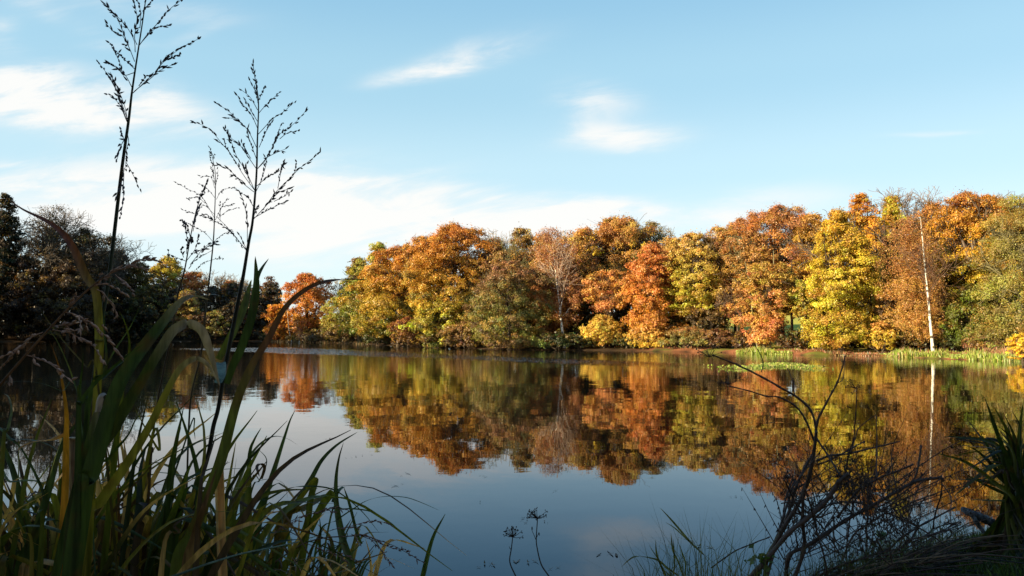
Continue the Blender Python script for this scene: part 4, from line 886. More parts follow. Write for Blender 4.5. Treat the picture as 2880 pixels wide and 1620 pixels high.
# ---- C
gC = at_px(500, 3.1); rC = empty('tall_grass', gC, 'slender seeding grass stem with a fine narrow head between the two tallest', 'grass', GR)
panicle(rC, [(520, 1500), (531, 1200), (541, 1097), (566, 993), (579, 872), (598, 700), (603, 619), (606, 498), (598, 446), (590, 414)],
 [Z1((1155, 1180), (1100, 1080), (1060, 1040), (1000, 1010), (930, 972)), Z1((1100, 1090), (1060, 1060), (1005, 1065)), Z1((1150, 1150), (1090, 1100), (1050, 1145), (975, 1125)), Z1((1152, 1060), (1110, 1010), (1070, 985)), Z1((1152, 1010), (1130, 950), (1080, 945)),
  Z1((1152, 990), (1145, 930), (1140, 880)), Z1((1156, 1000), (1165, 950), (1170, 910)), Z1((1155, 1180), (1180, 1130), (1205, 1085), (1230, 1065)), Z1((1170, 1170), (1215, 1135), (1275, 1115)), Z1((1160, 1070), (1190, 1020), (1240, 1008)), Z1((1190, 1110), (1250, 1095)),
  Z1((1145, 1300), (1100, 1250), (1040, 1215), (975, 1180)), Z1((1143, 1300), (1190, 1260), (1240, 1235)), Z1((1143, 1340), (1090, 1370), (1040, 1400), (1020, 1430)), Z1((1143, 1300), (1100, 1330), (1060, 1345)), Z1((1136, 1395), (1160, 1388), (1195, 1384)), Z1((1136, 1395), (1090, 1410), (1060, 1440)),
  Z1((1152, 1200), (1110, 1150), (1075, 1160)), Z1((1160, 1160), (1230, 1230), (1280, 1290), (1320, 1345)), Z1((1180, 1190), (1182, 1140), (1178, 1090)), Z1((1142, 860), (1150, 830)), Z1((1148, 890), (1128, 850), (1122, 820)), Z1((1150, 930), (1128, 900))],
 3.1, 3.15, 0.0042, 0.0025, 0.012, 0.012, SEED, (0.10, 0.065, 0.03), gC, 3, 0.0008)
# ---- D
gD = at_px(430, 2.9); rD = empty('tall_grass', gD, 'nodding grass head of thick dark clusters left of the slender stem', 'grass', GR)
panicle(rD, [(400, 1620), (410, 1400), (440, 1150), (480, 950), (500, 830), (519, 760), (535, 670), (550, 600), (565, 550), (580, 515)],
 [Z1((1040, 1200), (1055, 1130), (1075, 1060), (1110, 980)), Z1((1040, 1215), (1045, 1180), (1050, 1150)), Z1((1035, 1240), (1050, 1170), (1070, 1100)), Z1((1020, 1270), (1010, 1230), (1000, 1200), (978, 1180)), Z1((1025, 1260), (1030, 1300), (1035, 1275)), Z1((995, 1400), (970, 1390), (930, 1375)), Z1((985, 1380), (970, 1340), (980, 1330)),
  Z1((1000, 1360), (1005, 1310), (1020, 1270)), Z1((1020, 1420), (1080, 1345), (1120, 1310), (1158, 1300)), Z1((1000, 1400), (1050, 1330), (1065, 1260)), Z1((1010, 1330), (1000, 1260), (985, 1195)), Z1((905, 1390), (903, 1340)), Z1((1060, 1350), (1100, 1330), (1150, 1310))],
 2.9, 2.8, 0.004, 0.0042, 0.016, 0.013, SEED, (0.10, 0.06, 0.03), gD, 4)
# ---- E drooping brown head, close
gE = at_px(-180, 1.75); rE = empty('tall_grass', gE, 'pinkish brown feathery grass head drooping across the shaded left bank', 'grass', GR)
panicle(rE, [(-70, 1180), (0, 1083), (86, 983), (152, 910), (221, 838), (293, 779), (345, 755), (400, 729), (440, 731)],
 [Z2((520, 515), (600, 530), (680, 570), (760, 620), (850, 700), (900, 760), (970, 860)), Z2((640, 550), (655, 600), (655, 650)), Z2((680, 570), (700, 620), (700, 655)), Z2((790, 330), (840, 360), (900, 440), (940, 500), (960, 550)), Z2((800, 290), (870, 290), (950, 330), (1035, 380)),
  Z2((940, 210), (980, 250), (1020, 280), (1090, 350)), Z2((430, 660), (520, 675), (580, 690), (660, 735), (720, 760), (790, 830), (830, 900)), Z2((210, 865), (270, 880), (330, 900), (420, 945), (500, 1010), (580, 1080)), Z2((350, 680), (260, 720), (150, 810), (0, 890)), Z2((200, 770), (100, 870), (0, 970)),
  Z2((440, 630), (520, 620), (580, 618)), Z2((520, 650), (600, 665), (650, 650)), Z2((560, 470), (590, 400), (620, 380)), Z2((850, 230), (930, 185), (1000, 165)), Z2((1000, 170), (1080, 120), (1160, 90), (1250, 92)), Z2((1000, 160), (1090, 150), (1180, 165)), Z2((740, 310), (800, 270), (850, 240)), Z2((270, 880), (285, 940)), Z2((830, 620), (870, 660)), Z2((80, 1030), (75, 1100))],
 1.75, 1.9, 0.0034, 0.0040, 0.016, 0.011, SEEDB, (0.24, 0.11, 0.045), gE, 5, 0.0012, .1, start=.12)
# ---- F low brown heads lower right of the reeds
gF = at_px(760, 3.0); rF = empty('tall_grass', gF, 'low rusty grass heads arching to the right over the blue water', 'grass', GR)
panicle(rF, Z5((520, 1700), (700, 1400), (900, 1250), (1000, 1190), (1150, 1150), (1300, 1140), (1450, 1135), (1580, 1170), (1700, 1215), (1800, 1270), (1920, 1340)),
 [Z5((1350, 1135), (1420, 1125), (1500, 1140), (1600, 1180)), Z5((1450, 1140), (1560, 1180), (1680, 1230), (1780, 1240)), Z5((1500, 1150), (1600, 1250), (1640, 1310), (1680, 1370)), Z5((1150, 1110), (1240, 1080), (1320, 1070), (1400, 1070)), Z5((1320, 1070), (1420, 1040), (1520, 1018), (1600, 1025), (1670, 1050)),
  Z5((830, 1050), (950, 990), (1080, 955), (1170, 935), (1210, 945)), Z5((1080, 955), (1160, 925), (1250, 920), (1330, 930)), Z5((480, 1010), (560, 965), (640, 945), (760, 945)), Z5((430, 1080), (500, 1090), (560, 1105)), Z5((820, 1220), (870, 1270), (920, 1340), (990, 1449)), Z5((1000, 1190), (1100, 1230), (1250, 1290), (1320, 1330)), Z5((1180, 1240), (1300, 1280), (1380, 1320)), Z5((700, 1180), (800, 1080), (900, 1040), (960, 1000)), Z5((1360, 1120), (1390, 1140), (1420, 1200))],
 3.0, 3.1, 0.003, 0.0034, 0.018, 0.012, (0.18, 0.085, 0.06), (0.16, 0.09, 0.05), gF, 6, 0.0012, .2)

# ------------------------------------------------------------------ leafy reed plants, each with its own leaves
RG = 'broad leaved reeds of the near left bank'
plants = {
 'a': (at_px(262, 2.3), 'reed plant whose long red brown leaf arches up to the left edge sky'),
 'b': (at_px(205, 2.1), 'reed plant with the broadest dark leaf bending over to the right'),
 'c': (at_px(330, 2.2), 'reed plant with a long leaf folded over into a pale withered tip'),
 'd': (at_px(160, 2.4), 'reed plant with an upright orange leaf against the dark water'),
 'e': (at_px(560, 2.4), 'reed plant with the long olive leaf curving right across the red tree'),
 'f': (at_px(640, 3.0), 'reed plant with a leaf pointing straight up and one curling loosely'),
 'g': (at_px(740, 3.2), 'reed plant with a tall straight leaf standing over the mirrored sky'),
 'h': (at_px(850, 3.3), 'outer reed plant with sharply kinked leaves at its top'),
 'i': (at_px(960, 3.4), 'outermost reed plant with a twisted leaf and thin blades arching right'),
 'j': (at_px(60, 2.3), 'reed plant at the left edge with pale bluish arching blades'),
 'k': (at_px(420, 2.6), 'reed plant with a yellow leaf fallen slantwise across the others'),
}
PR = {k: empty('reed', v[0], v[1], 'reed', RG) for k, v in plants.items()}
def B(p, pix, w, col, tip=None, tf=.85, dd=0.0, d1=None, **kw):
    g0 = plants[p][0]; d0 = g0[1] + dd; d1 = d0 + FRNG.uniform(-.12, .15) if d1 is None else d1
    j = (g0[0] + FRNG.uniform(-.06, .06), g0[1] + dd + FRNG.uniform(-.05, .05), g0[2] - 0.02)
    if kw.pop('free', False): j = None
    return blade(PR[p], pix, w, d0, d1, col, tip, j, tf, **kw)
B('a', [(276, 1045), (279, 953), (270, 826), (241, 775), (203, 692), (165, 645), (121, 616), (63, 588), (19, 556)], 22, COL_, (0.20, 0.06, 0.03), .74, wprof=([0, .35, .7, .85, 1], [.35, .5, .9, .8, 0.03]))
B('a', Z2((720, 1300), (860, 1000), (850, 640), (850, 500)), 14, CG)
B('a', Z2((1000, 1120), (1050, 880), (1050, 720), (1010, 580), (965, 505)), 15, CG2, None, .9)
B('a', Z2((640, 1500), (680, 1230), (800, 1060), (940, 820), (1060, 640), (1135, 480)), 9, (0.13, 0.17, 0.05))
B('a', Z2((640, 1300), (640, 1200), (560, 960), (470, 760), (400, 660)), 6, CG2)
B('a', Z2((800, 1120), (700, 960), (560, 800), (430, 640), (320, 480)), 6, (0.12, 0.09, 0.03))
B('a', Z2((650, 1300), (655, 1100), (672, 960), (678, 850)), 12, CG)
B('a', Z2((700, 1449), (720, 1200), (900, 1000), (1100, 850)), 14, CG)
B('b', Z3((640, 900), (720, 620), (900, 330), (960, 100)) [:2] + Z2((930, 1200), (1050, 960), (1200, 760), (1350, 570), (1450, 450), (1520, 400), (1600, 385), (1710, 415)), 46, CG, CP, .9, wprof=([0, .3, .6, .85, .93, 1], [.6, .9, 1, .7, .5, .05]))
B('b', Z2((640, 1500), (660, 1260), (780, 1090), (900, 985), (1050, 860), (1180, 770)), 17, CG)
B('b', Z2((1640, 385), (1680, 378), (1740, 372), (1785, 380)), 5, CP, free=True)
B('c', Z3((560, 1300), (680, 620)) + Z2((930, 1449), (1000, 1330), (1150, 1080), (1290, 850), (1400, 680), (1470, 630), (1540, 608), (1640, 660), (1700, 800), (1740, 930), (1790, 1110)), 42, (0.075, 0.09, 0.02), CP, .80, wprof=([0, .3, .6, .78, .84, .93, 1], [.6, .9, 1, .55, .6, .5, .05]))
B('c', Z3((650, 1120), (800, 850), (1000, 560), (1180, 260)) + Z2((1350, 1180), (1450, 1000), (1540, 915), (1620, 897), (1700, 950), (1760, 1050), (1790, 1115)), 27, COL_, CP, .87, wprof=([0, .3, .6, .85, .93, 1], [.6, .9, 1, .6, .5, .05]))
B('c', Z2((760, 1449), (860, 1449), (905, 1330), (900, 1240), (860, 1195), (820, 1220), (800, 1330)), 27, CG, CP, .82, wprof=([0, .5, .9, 1], [.8, 1, .9, .8]))
B('c', Z3((700, 800), (860, 520), (1000, 350), (1060, 230), (1120, 160)), 12, CG)
B('d', Z3((505, 900), (520, 330)) + Z2((545, 1400), (530, 1230), (490, 1000), (440, 840), (400, 745)), 21, CO, (0.2, 0.07, 0.02), .85, wprof=([0, .3, .6, .8, 1], [.4, .9, 1, .7, 0.03]), d1=2.3)
B('d', Z3((520, 335), (400, 380), (250, 400), (180, 430), (130, 470)), 10, CO, free=True)
B('d', Z3((200, 1400), (300, 1050), (400, 720), (460, 500), (510, 360)), 26, CG)
B('d', Z3((600, 1500), (590, 1100), (560, 720), (565, 370)), 25, CP, (0.22, 0.13, 0.09), .9, blunt=True)
B('d', Z3((640, 1500), (640, 900), (620, 500), (630, 100), (640, -80)), 20, (0.035, 0.035, 0.018), None, .9, wprof=([0, 1], [1, .9]))
B('d', Z3((120, 1500), (250, 1150), (350, 900), (300, 700), (150, 430), (0, 350)), 10, CG)
B('e', Z5((-20, 1449), (120, 1100), (280, 700), (350, 500)) + Z4((480, 1250), (600, 960), (740, 730), (860, 500), (1000, 360), (1150, 280), (1340, 248), (1540, 250)), 25, (0.14, 0.15, 0.025), (0.16, 0.06, 0.025), .66, wprof=([0, .3, .6, .8, .93, 1], [.7, 1, 1, .62, .35, .03]), d1=2.6, face=.1)
B('e', Z4((1180, 268), (1290, 252), (1400, 262), (1475, 285)), 6, CB, free=True)
B('e', Z4((330, 1090), (350, 1030), (355, 960), (350, 920)), 22, CBL, CBL, .9, blunt=True, free=True)
B('e', Z5((170, 900), (200, 640), (250, 500), (300, 350)), 14, CB)
B('e', Z3((1450, 1500), (1520, 1150), (1600, 900), (1700, 600)), 24, (0.28, 0.15, 0.07), (0.2, 0.1, 0.06), .8)
B('e', Z3((1280, 1260), (1400, 1110), (1370, 1050), (1500, 960), (1560, 900)), 16, CT, CB, .8)
B('f', Z5((540, 1600), (550, 1000), (555, 700), (565, 480), (600, 380), (655, 285)), 20, COL_, CG, .7)
B('f', Z5((370, 1300), (390, 1100), (420, 880), (480, 700), (560, 520), (650, 410), (750, 356), (850, 368), (945, 425)), 16, CG2, CB, .85)
B('f', Z5((360, 1100), (380, 850), (420, 600), (455, 400)), 13, COL_)
B('f', Z5((400, 1000), (430, 740), (460, 525)), 6, CG)
B('f', Z5((560, 860), (640, 700), (690, 590), (690, 520), (625, 450)), 6, CG)
B('f', Z5((655, 690), (680, 600), (650, 570), (620, 595), (640, 670)), 7, CB, free=True)
B('f', Z5((500, 1449), (510, 1100), (505, 710)), 14, CG, None, .9, blunt=True)
B('g', Z5((560, 1400), (620, 1100), (680, 850), (760, 600), (840, 350), (880, 230), (922, 145)), 18, (0.06, 0.10, 0.025))
B('g', Z5((560, 745), (650, 700), (760, 690), (840, 740), (860, 835)), 4, CG)
B('g', Z5((700, 1300), (720, 1100), (740, 1060), (800, 950), (830, 1090)), 9, CBL)
B('g', Z5((540, 930), (700, 850), (850, 770), (1000, 745), (1180, 760), (1300, 820), (1450, 950), (1580, 1112)), 4.5, CG)
B('h', Z5((780, 1150), (850, 1000), (950, 850), (1050, 680), (1130, 540), (1250, 420), (1410, 320)), 15, CG, None, .9, face=0.0)
B('h', Z5((800, 1050), (830, 990), (960, 840), (1080, 678)), 15, COL_, blunt=True)
B('h', Z5((800, 1449), (900, 1300), (1010, 1050), (1040, 850), (1085, 680)), 16, CG2, blunt=True)
B('h', Z5((860, 1000), (960, 930), (1050, 880), (1150, 820), (1215, 795)), 17, (0.19, 0.13, 0.02), blunt=True)
B('h', Z5((1000, 1160), (1040, 1080), (1130, 900), (1180, 830), (1215, 790)), 18, CG2, blunt=True)
B('h', Z5((600, 1130), (750, 1110), (900, 1095), (1050, 1090)), 12, (0.06, 0.1, 0.02))
B('i', Z5((1380, 1500), (1290, 1150), (1245, 900), (1240, 700), (1262, 530), (1300, 400)), 18, CG, (0.05, .04, .02), .85)
B('i', Z5((1215, 870), (1255, 785), (1300, 748)), 10, CG, blunt=True, free=True)
B('i', Z5((1440, 1200), (1400, 1100), (1350, 900), (1300, 750)), 7, CG, free=True)
B('i', Z5((1100, 1150), (1250, 1010), (1380, 920), (1480, 860), (1620, 826), (1780, 832), (1900, 870), (2050, 935)), 5, (0.08, 0.12, 0.04))
B('i', Z5((1200, 980), (1300, 925), (1450, 930), (1550, 960), (1680, 1040), (1785, 1142)), 4, (0.08, 0.12, 0.04))
B('i', Z5((1180, 1300), (1290, 1200), (1330, 1130), (1310, 1090)), 7, CG)
B('i', Z5((1440, 1449), (1510, 1325), (1440, 1350), (1380, 1400)), 7, CG)
B('i', Z5((1120, 1300), (1120, 1100), (1110, 980)), 12, CG)
B('j', Z3((-60, 700), (80, 710), (250, 700), (380, 740), (460, 790)), 9, CBL, dd=.1)
B('j', Z3((-80, 420), (100, 380), (260, 385), (380, 420), (460, 470)), 9, CBL, dd=.1)
B('j', Z3((-20, 1100), (30, 1000), (100, 860), (110, 750)), 14, CT)
B('j', Z3((20, 500), (60, 300), (90, 160), (70, 50), (30, 20)), 15, CG2, CP, .94)
B('j', Z3((250, 1300), (180, 1100), (110, 960), (60, 900)), 15, (0.28, 0.2, 0.04))
B('j', Z3((330, 1100), (280, 950), (200, 850), (130, 800)), 16, CG2)
B('j', Z2((640, 1250), (500, 1160), (350, 1100), (200, 1080), (40, 1085)), 4, CBL)
B('k', Z3((560, 1120), (620, 1050), (850, 870), (1000, 745), (1200, 600), (1400, 470), (1600, 370), (1720, 310)), 22, (0.22, 0.18, 0.03), CB, .97, face=1.2)
B('k', Z3((1480, 1449), (1510, 1150), (1560, 800), (1530, 550), (1450, 280), (1370, 50)), 18, CG)
B('k', Z3((640, 810), (760, 660), (860, 520), (915, 410)), 13, CT)
B('k', Z3((930, 900), (930, 600), (915, 300)), 9, (0.2, 0.07, 0.04))
B('k', Z3((1080, 1449), (1100, 1300), (1140, 1100), (1165, 980)), 20, (0.42, 0.25, 0.06), blunt=True)
B('k', Z3((985, 1370), (1060, 1200), (1120, 1050), (1160, 980)), 12, CT, blunt=True)
B('k', Z3((1180, 1449), (1260, 1200), (1380, 900), (1500, 560)), 24, (0.12, 0.14, 0.02))
B('k', Z3((1290, 1200), (1320, 800), (1340, 550), (1420, 280)), 16, CG)
B('k', Z3((1180, 600), (1200, 480), (1170, 420)), 13, CB)
B('k', Z3((1580, 700), (1600, 340), (1570, 180), (1530, 50)), 11, COL_)
B('k', Z3((1480, 310), (1520, 320), (1530, 380)), 5, CG)
B('k', Z3((1200, 330), (1250, 470), (1140, 290), (1060, 140)), 10, COL_, dd=.1)
B('k', Z3((1050, 1250), (1090, 900), (1100, 620), (1150, 420)), 22, (0.04, .05, .02))

# filler reed tufts: many narrower leaves in the mass near the ground
rngf = np.random.default_rng(21)
CHO = [CT, COL_, CG, CG, CG2, CG2, COL_, (0.035, 0.05, 0.015), CB, CT, (0.24, 0.16, 0.04), (0.07, 0.06, 0.02)]
tufts = [(-70, 2.5, 'reed tuft cut by the left edge of the picture'), (60, 3.2, 'far reed tuft at the left edge leaning over the mirrored trees'), (150, 2.4, 'nearest reed tuft below the upright orange leaf'), (20, 2.6, 'tangled reed tuft in the bottom left corner'), (110, 2.9, 'reed tuft second from the left corner, yellow and green'), (200, 3.0, 'reed tuft at the foot of the tallest grass stem'),
         (300, 2.7, 'dense reed tuft right of the tallest grass stem foot'), (380, 3.1, 'reed tuft with short tan leaves below the slanting yellow leaf'), (460, 2.9, 'reed tuft just left of the second tall stem'),
         (550, 3.2, 'reed tuft behind the cut tan stalk'), (660, 3.3, 'dark reed tuft right of the cut tan stalk'), (760, 3.5, 'reed tuft under the tall straight leaf'), (860, 3.6, 'reed tuft under the kinked leaves'),
         (950, 3.7, 'sparse reed tuft ending the clump on its right')]
for k_, (px, D, lb) in enumerate(tufts):
    g0 = at_px(px, D); r_ = empty('reed', g0, lb, 'reed', RG)
    for q in range(40 if px < 800 else 26):
        ang_ = float(np.clip(rngf.normal(0, 0.40 if px < 600 else .26), -.7, .6 if px < 600 else .34)); hgt = rngf.uniform(0.75, 1.2) * (1.0 if px < 500 else .78 if px < 700 else .62); w_ = rngf.uniform(0.013, 0.032)
        b0 = np.array(g0) + [rngf.normal(0, .13), rngf.normal(0, .16), -.02]
        bend = rngf.uniform(0, 1) ** 2 * 0.9
        yaw = rngf.uniform(-.5, .5)
        dx = math.sin(ang_)
        pts = [b0, b0 + [dx * .3 * hgt, yaw * .1, .4 * hgt], b0 + [dx * .55 * hgt, yaw * .2, .72 * hgt], b0 + [dx * (0.75 + bend * .4) * hgt, yaw * .3, (0.98 - bend * .25) * hgt], b0 + [(dx + math.copysign(bend * .5, dx)) * hgt, yaw * .4, (1.15 - bend * .8) * hgt]]
        if rngf.uniform() < .25: pts[4] = pts[3] + np.array([math.copysign(.18, dx), 0, -.25]) * hgt     # snapped over
        c3 = catmull(pts, 5); t = np.linspace(0, 1, len(c3))
        c = np.tile(np.array(CHO[rngf.integers(len(CHO))]) * rngf.uniform(.7, 1.3), (len(c3), 1))
        if rngf.uniform() < .5: f = np.clip((t - rngf.uniform(.6, .9)) / .1, 0, 1)[:, None]; c = c * (1 - f) + np.array(CT if rngf.uniform() < .5 else CB) * f
        ge = Geo(); a_ = rngf.uniform(-.8, .8); ge.ribbon(c3, w_ * np.clip((1 - t) / .45, 0.03, 1) ** .7, np.array([math.cos(a_), math.sin(a_), 0]), .3, c)
        ge.build('leaf', M_BLADE, r_, True)
# low dead litter between the reeds
ge = Geo()
for q in range(2300):
    px = rngf.uniform(-60, 960); D = rngf.uniform(2.6, 3.9); x = P(px, 1000, D)[0]; z = gh(x, D); top = (1.0 if px < 650 else 1.0 - (px - 650) / 700)
    h0 = z + rngf.uniform(0, .62) * top; an = rngf.uniform(-1.3, 1.3); L = rngf.uniform(.15, .5); w_ = rngf.uniform(.005, .02)
    b0 = np.array([x, D, h0]); m = b0 + [math.sin(an) * L * .5, rngf.normal(0, .05), abs(math.cos(an)) * L * .5]; e = b0 + [math.sin(an) * L, rngf.normal(0, .08), abs(math.cos(an)) * L * rngf.uniform(.2, 1)]
    c = np.array([CB, (0.05, .045, .02), CG, CT, (0.14, .08, .03)][rngf.integers(5)]) * rngf.uniform(.5, 1.1)
    c3 = catmull([b0, m, e], 4); ge.ribbon(c3, w_ * np.linspace(1, .2, len(c3)), np.array([math.cos(q), math.sin(q), 0]), .3, c)
o = ge.build('reed_litter', M_BLADE, None, True); tag(o, 'tangle of dead and broken leaves low between the reeds', 'litter', kind='stuff')

# cut tan stalk
def cut_stalk(pix, w, D, lb, col):
    g0 = at_px(pix[0][0], D); r_ = empty('cut_reed_stalk', g0, lb, 'reed stalk', 'cut reed stalks')
    pts = to3d(pix, D, D, g0); c3 = catmull(pts, 5); n = len(c3); wd = w / F * D
    ge = Geo(); ge.ribbon(c3, np.full(n, wd), np.array([1, .15, 0]), .55, col); ge.ribbon(c3 + [0, .006, 0], np.full(n, wd * .96), np.array([-1, .1, 0]), .35, np.array(col) * .8)
    ge.build('stalk', M_BLADE, r_, True)
    ge = Geo(); t_ = c3[-1]; ge.tube(np.array([t_ - [0, 0, .004], t_ + [0, 0, .001]]), [wd * .45, wd * .4], 8, (0.55, 0.42, 0.28), cap=True); ge.build('cut_end', M_BLADE, r_)
cut_stalk(Z5((350, 1600), (345, 1300), (332, 900), (320, 560)), 25, 2.5, 'upright tan reed stalk cut square, the palest thing among the reeds', (0.95, 0.58, 0.26))
cut_stalk(Z3((590, 1000), (575, 700), (562, 365)), 25, 2.45, 'shorter greyish reed stalk cut square near the tallest grass stem', (0.50, 0.34, 0.24))
# long thin stem lying across the bottom
r_ = empty('bent_grass', at_px(300, 2.2), 'thin pale green stem slanting across the foot of the reeds', 'grass stem')
c3 = catmull([P(*Z5((-300, 1540))[0], 2.2), P(*Z5((0, 1440))[0], 2.25), P(*Z5((250, 1350))[0], 2.3), P(*Z5((500, 1275))[0], 2.4), P(*Z5((750, 1225))[0], 2.5), P(*Z5((950, 1180))[0], 2.6)], 6)
ge = Geo(); ge.tube(c3, np.linspace(.004, .002, len(c3)), 6, CBL); ge.build('stem', M_BLADE, r_, True)

# ------------------------------------------------------------------ right side: dead hogweed stems
SK = (0.062, 0.034, 0.024); SK2 = (0.035, 0.021, 0.016)
def umbel(ge, c, r, n, rng, up=(0, 0, 1), col=SK2, pods=True, full=False):
    up = np.array(up, float); up /= np.linalg.norm(up)
    for q in range(n):
        d = rng.normal(size=3); d /= np.linalg.norm(d)
        if not full: d = d * np.array([1, 1, .6]) + up * .55
        d /= np.linalg.norm(d); e = c + d * r * rng.uniform(.7, 1.1)
        m = (c + e) / 2 + rng.normal(0, r * .05, 3)
        ge.tube(np.array([c, m, e]), [.0021, .0016, .0012], 4, col)
        if pods:
            for z in range(rng.integers(2, 5)):
                dd = d + rng.normal(0, .5, 3); dd /= np.linalg.norm(dd); e2 = e + dd * r * .14
                ge.tube(np.array([e, e2]), [.0007, .0006], 3, col); ge.tube(np.array([e2, e2 + dd * .004, e2 + dd * .009]), [.001, .003, .0006], 5, col)
HG = 'dead hogweed plants at the right of the near bank'
hog = {
 'a': ((2130, 5.0), 'dead hogweed with the two long stems arching highest to the left'),
 'b': ((2150, 4.9), 'dead hogweed with a thick stem broken off square in the middle of the tangle'),
 'c': ((2230, 5.1), 'dead hogweed whose long stem leans far right and bends over at its end'),
 'd': ((2330, 5.2), 'dead hogweed with star shaped bare flower rays near the small log'),
 'e': ((2420, 5.4), 'thin dead hogweed standing upright in the tangle before the white reflection'),
}
HR = {k: empty('dead_hogweed', rt(P(v[0][0], 1000, v[0][1])[0], v[0][1]), v[1], 'dead hogweed', HG) for k, v in hog.items()}
rngh = np.random.default_rng(8)
def S(p, pix, w0, w1, dd=0.0, d1=None, root=False, col=SK, name='stem'):
    D = hog[p][0][1] + dd; d1 = D + rngh.uniform(-.25, .25) if d1 is None else d1
    g0 = np.array(HR[p].location) + [rngh.uniform(-.05, .05), 0, -.03]
    pts = to3d(pix, D, d1, g0 if root else None); c3 = catmull(pts, 6); n = len(c3)
    c3 = c3 + np.cumsum(rngh.normal(0, .0012, (n, 3)), axis=0) * np.linspace(0, 1, n)[:, None]
    r = np.linspace(w0 * .68, w1 * .8, n) / F * D * .5 * (1 + .1 * rngh.normal(0, 1, n)); r[::6] *= 1.25
    ge = Geo(); ge.tube(c3, r, 7, np.array(col) * rngh.uniform(.8, 1.3), cap=True); ge.build(name, M_STEM, HR[p], True)
    return c3
S('a', Z7((500, 1449), (600, 1280), (680, 1130), (760, 1000), (820, 860), (850, 740), (868, 600), (880, 500), (940, 370), (1000, 260), (1045, 90)), 24, 4, root=True)
S('a', Z7((850, 700), (870, 560), (840, 430), (760, 350), (660, 290), (560, 235), (400, 155), (300, 115), (230, 90)), 11, 5)
S('a', Z7((855, 610), (800, 480), (740, 400), (640, 350), (570, 345), (460, 310), (340, 275)), 9, 4)
S('a', Z7((1000, 260), (1040, 225), (1050, 100)), 3, 2); S('a', Z7((530, 190), (540, 130), (515, 60), (480, 0)), 4, 2); S('a', Z7((735, 330), (720, 240), (690, 170)), 4, 2)
S('a', Z7((560, 1380), (620, 1230), (690, 1080), (745, 900), (800, 780), (850, 700)), 18, 8, root=True)
S('a', Z7((600, 1330), (650, 1150), (690, 1010), (740, 850)), 14, 8, root=True); S('a', Z7((740, 850), (715, 870), (680, 960), (660, 1050)), 7, 5)
S('a', Z7((770, 1060), (720, 950), (675, 850)), 8, 5)
S('a', Z7((870, 740), (940, 710), (1000, 700), (1080, 690), (1160, 670), (1240, 650), (1310, 635), (1380, 615)), 10, 4)
S('a', Z7((870, 600), (940, 700), (1020, 830)), 9, 7); S('a', Z7((880, 760), (960, 730), (1070, 670), (1170, 620)), 7, 4)
S('b', Z7((440, 1500), (560, 1350), (700, 1180), (800, 1100), (900, 1010), (960, 930), (1000, 870), (1060, 820)), 20, 16, root=True)
S('b', Z7((790, 1300), (785, 1100), (790, 950), (830, 800), (860, 650), (875, 560)), 16, 8, root=True)
S('b', Z7((1120, 290), (1118, 380), (1110, 480), (1100, 600), (1070, 690), (1050, 800), (1040, 860)), 4, 6); S('b', Z7((1080, 690), (1110, 600), (1130, 540), (1180, 500), (1240, 460)), 5, 2)
S('b', Z7((1240, 460), (1242, 600), (1240, 700), (1238, 850)), 3, 5); S('b', Z7((930, 1449), (880, 1200), (830, 1000), (800, 900)), 8, 5, root=True)
S('c', Z7((700, 1330), (800, 1270), (900, 1210), (1060, 1100), (1190, 1030), (1370, 930), (1470, 870), (1560, 850), (1645, 840)), 18, 9, root=True)
S('c', Z7((1470, 870), (1485, 820), (1500, 760), (1512, 640)), 7, 7); S('c', Z7((1645, 840), (1640, 950), (1600, 1060), (1580, 1150)), 6, 5)
S('c', Z7((1000, 1090), (1120, 930), (1250, 850), (1350, 810), (1460, 762)), 9, 6); S('c', Z7((1645, 880), (1700, 960), (1700, 1060), (1705, 1130)), 5, 3)
S('c', Z7((850, 1060), (1000, 1000), (1110, 1080)), 6, 5); S('c', Z7((740, 1060), (860, 1090), (960, 1060)), 7, 5)
S('d', Z7((900, 1449), (1000, 1400), (1200, 1330), (1330, 1280), (1400, 1220), (1560, 1120), (1740, 1030)), 13, 6, root=True)
S('d', Z7((1010, 990), (1140, 1000), (1280, 1050), (1400, 1100), (1500, 1150), (1600, 1210), (1690, 1280)), 8, 5); S('d', Z7((740, 1000), (820, 1060), (900, 1130), (1010, 1300)), 8, 5)
S('d', Z7((1240, 1030), (1380, 950), (1530, 820)), 6, 4); S('d', Z7((1100, 1200), (1240, 1100), (1400, 1000), (1450, 960)), 8, 4, root=True); S('d', Z7((1500, 1150), (1440, 1240), (1300, 1330)), 6, 6)
S('e', Z7((1180, 1400), (1180, 1200), (1190, 1000), (1215, 850), (1240, 790)), 8, 4, root=True); S('e', Z7((1060, 1400), (1065, 1200), (1100, 1000), (1180, 880)), 7, 4, root=True)
S('e', Z7((1330, 1380), (1290, 1200), (1210, 1000), (1190, 900)), 6, 3, root=True); S('e', Z7((1500, 1300), (1420, 1200), (1290, 1110), (1150, 1070)), 6, 3); S('e', Z7((1100, 1100), (1090, 900), (1070, 780)), 4, 3)
S('b', Z7((220, 1400), (300, 1340), (380, 1290), (500, 1245), (590, 1215)), 6, 4)
for (p, x, y, r, full) in [('d', 1530, 820, .11, True), ('d', 1385, 1095, .10, True), ('d', 1500, 1140, .15, True), ('c', 1090, 1060, .12, True), ('a', 205, 95, .08, False), ('a', 330, 265, .09, False), ('b', 675, 845, .04, False), ('e', 1190, 880, .09, True), ('c', 1705, 1130, .06, True), ('e', 1290, 1110, .09, True), ('b', 1110, 290, .05, False), ('c', 1240, 850, .08, True), ('a', 1100, 740, .06, True)]:
    ge = Geo(); c0 = P(*Z7((x, y))[0], hog[p][0][1]); umbel(ge, c0, r, 16 if full else 12, rngh, full=full); ge.build('flower_rays', M_STEM, HR[p])
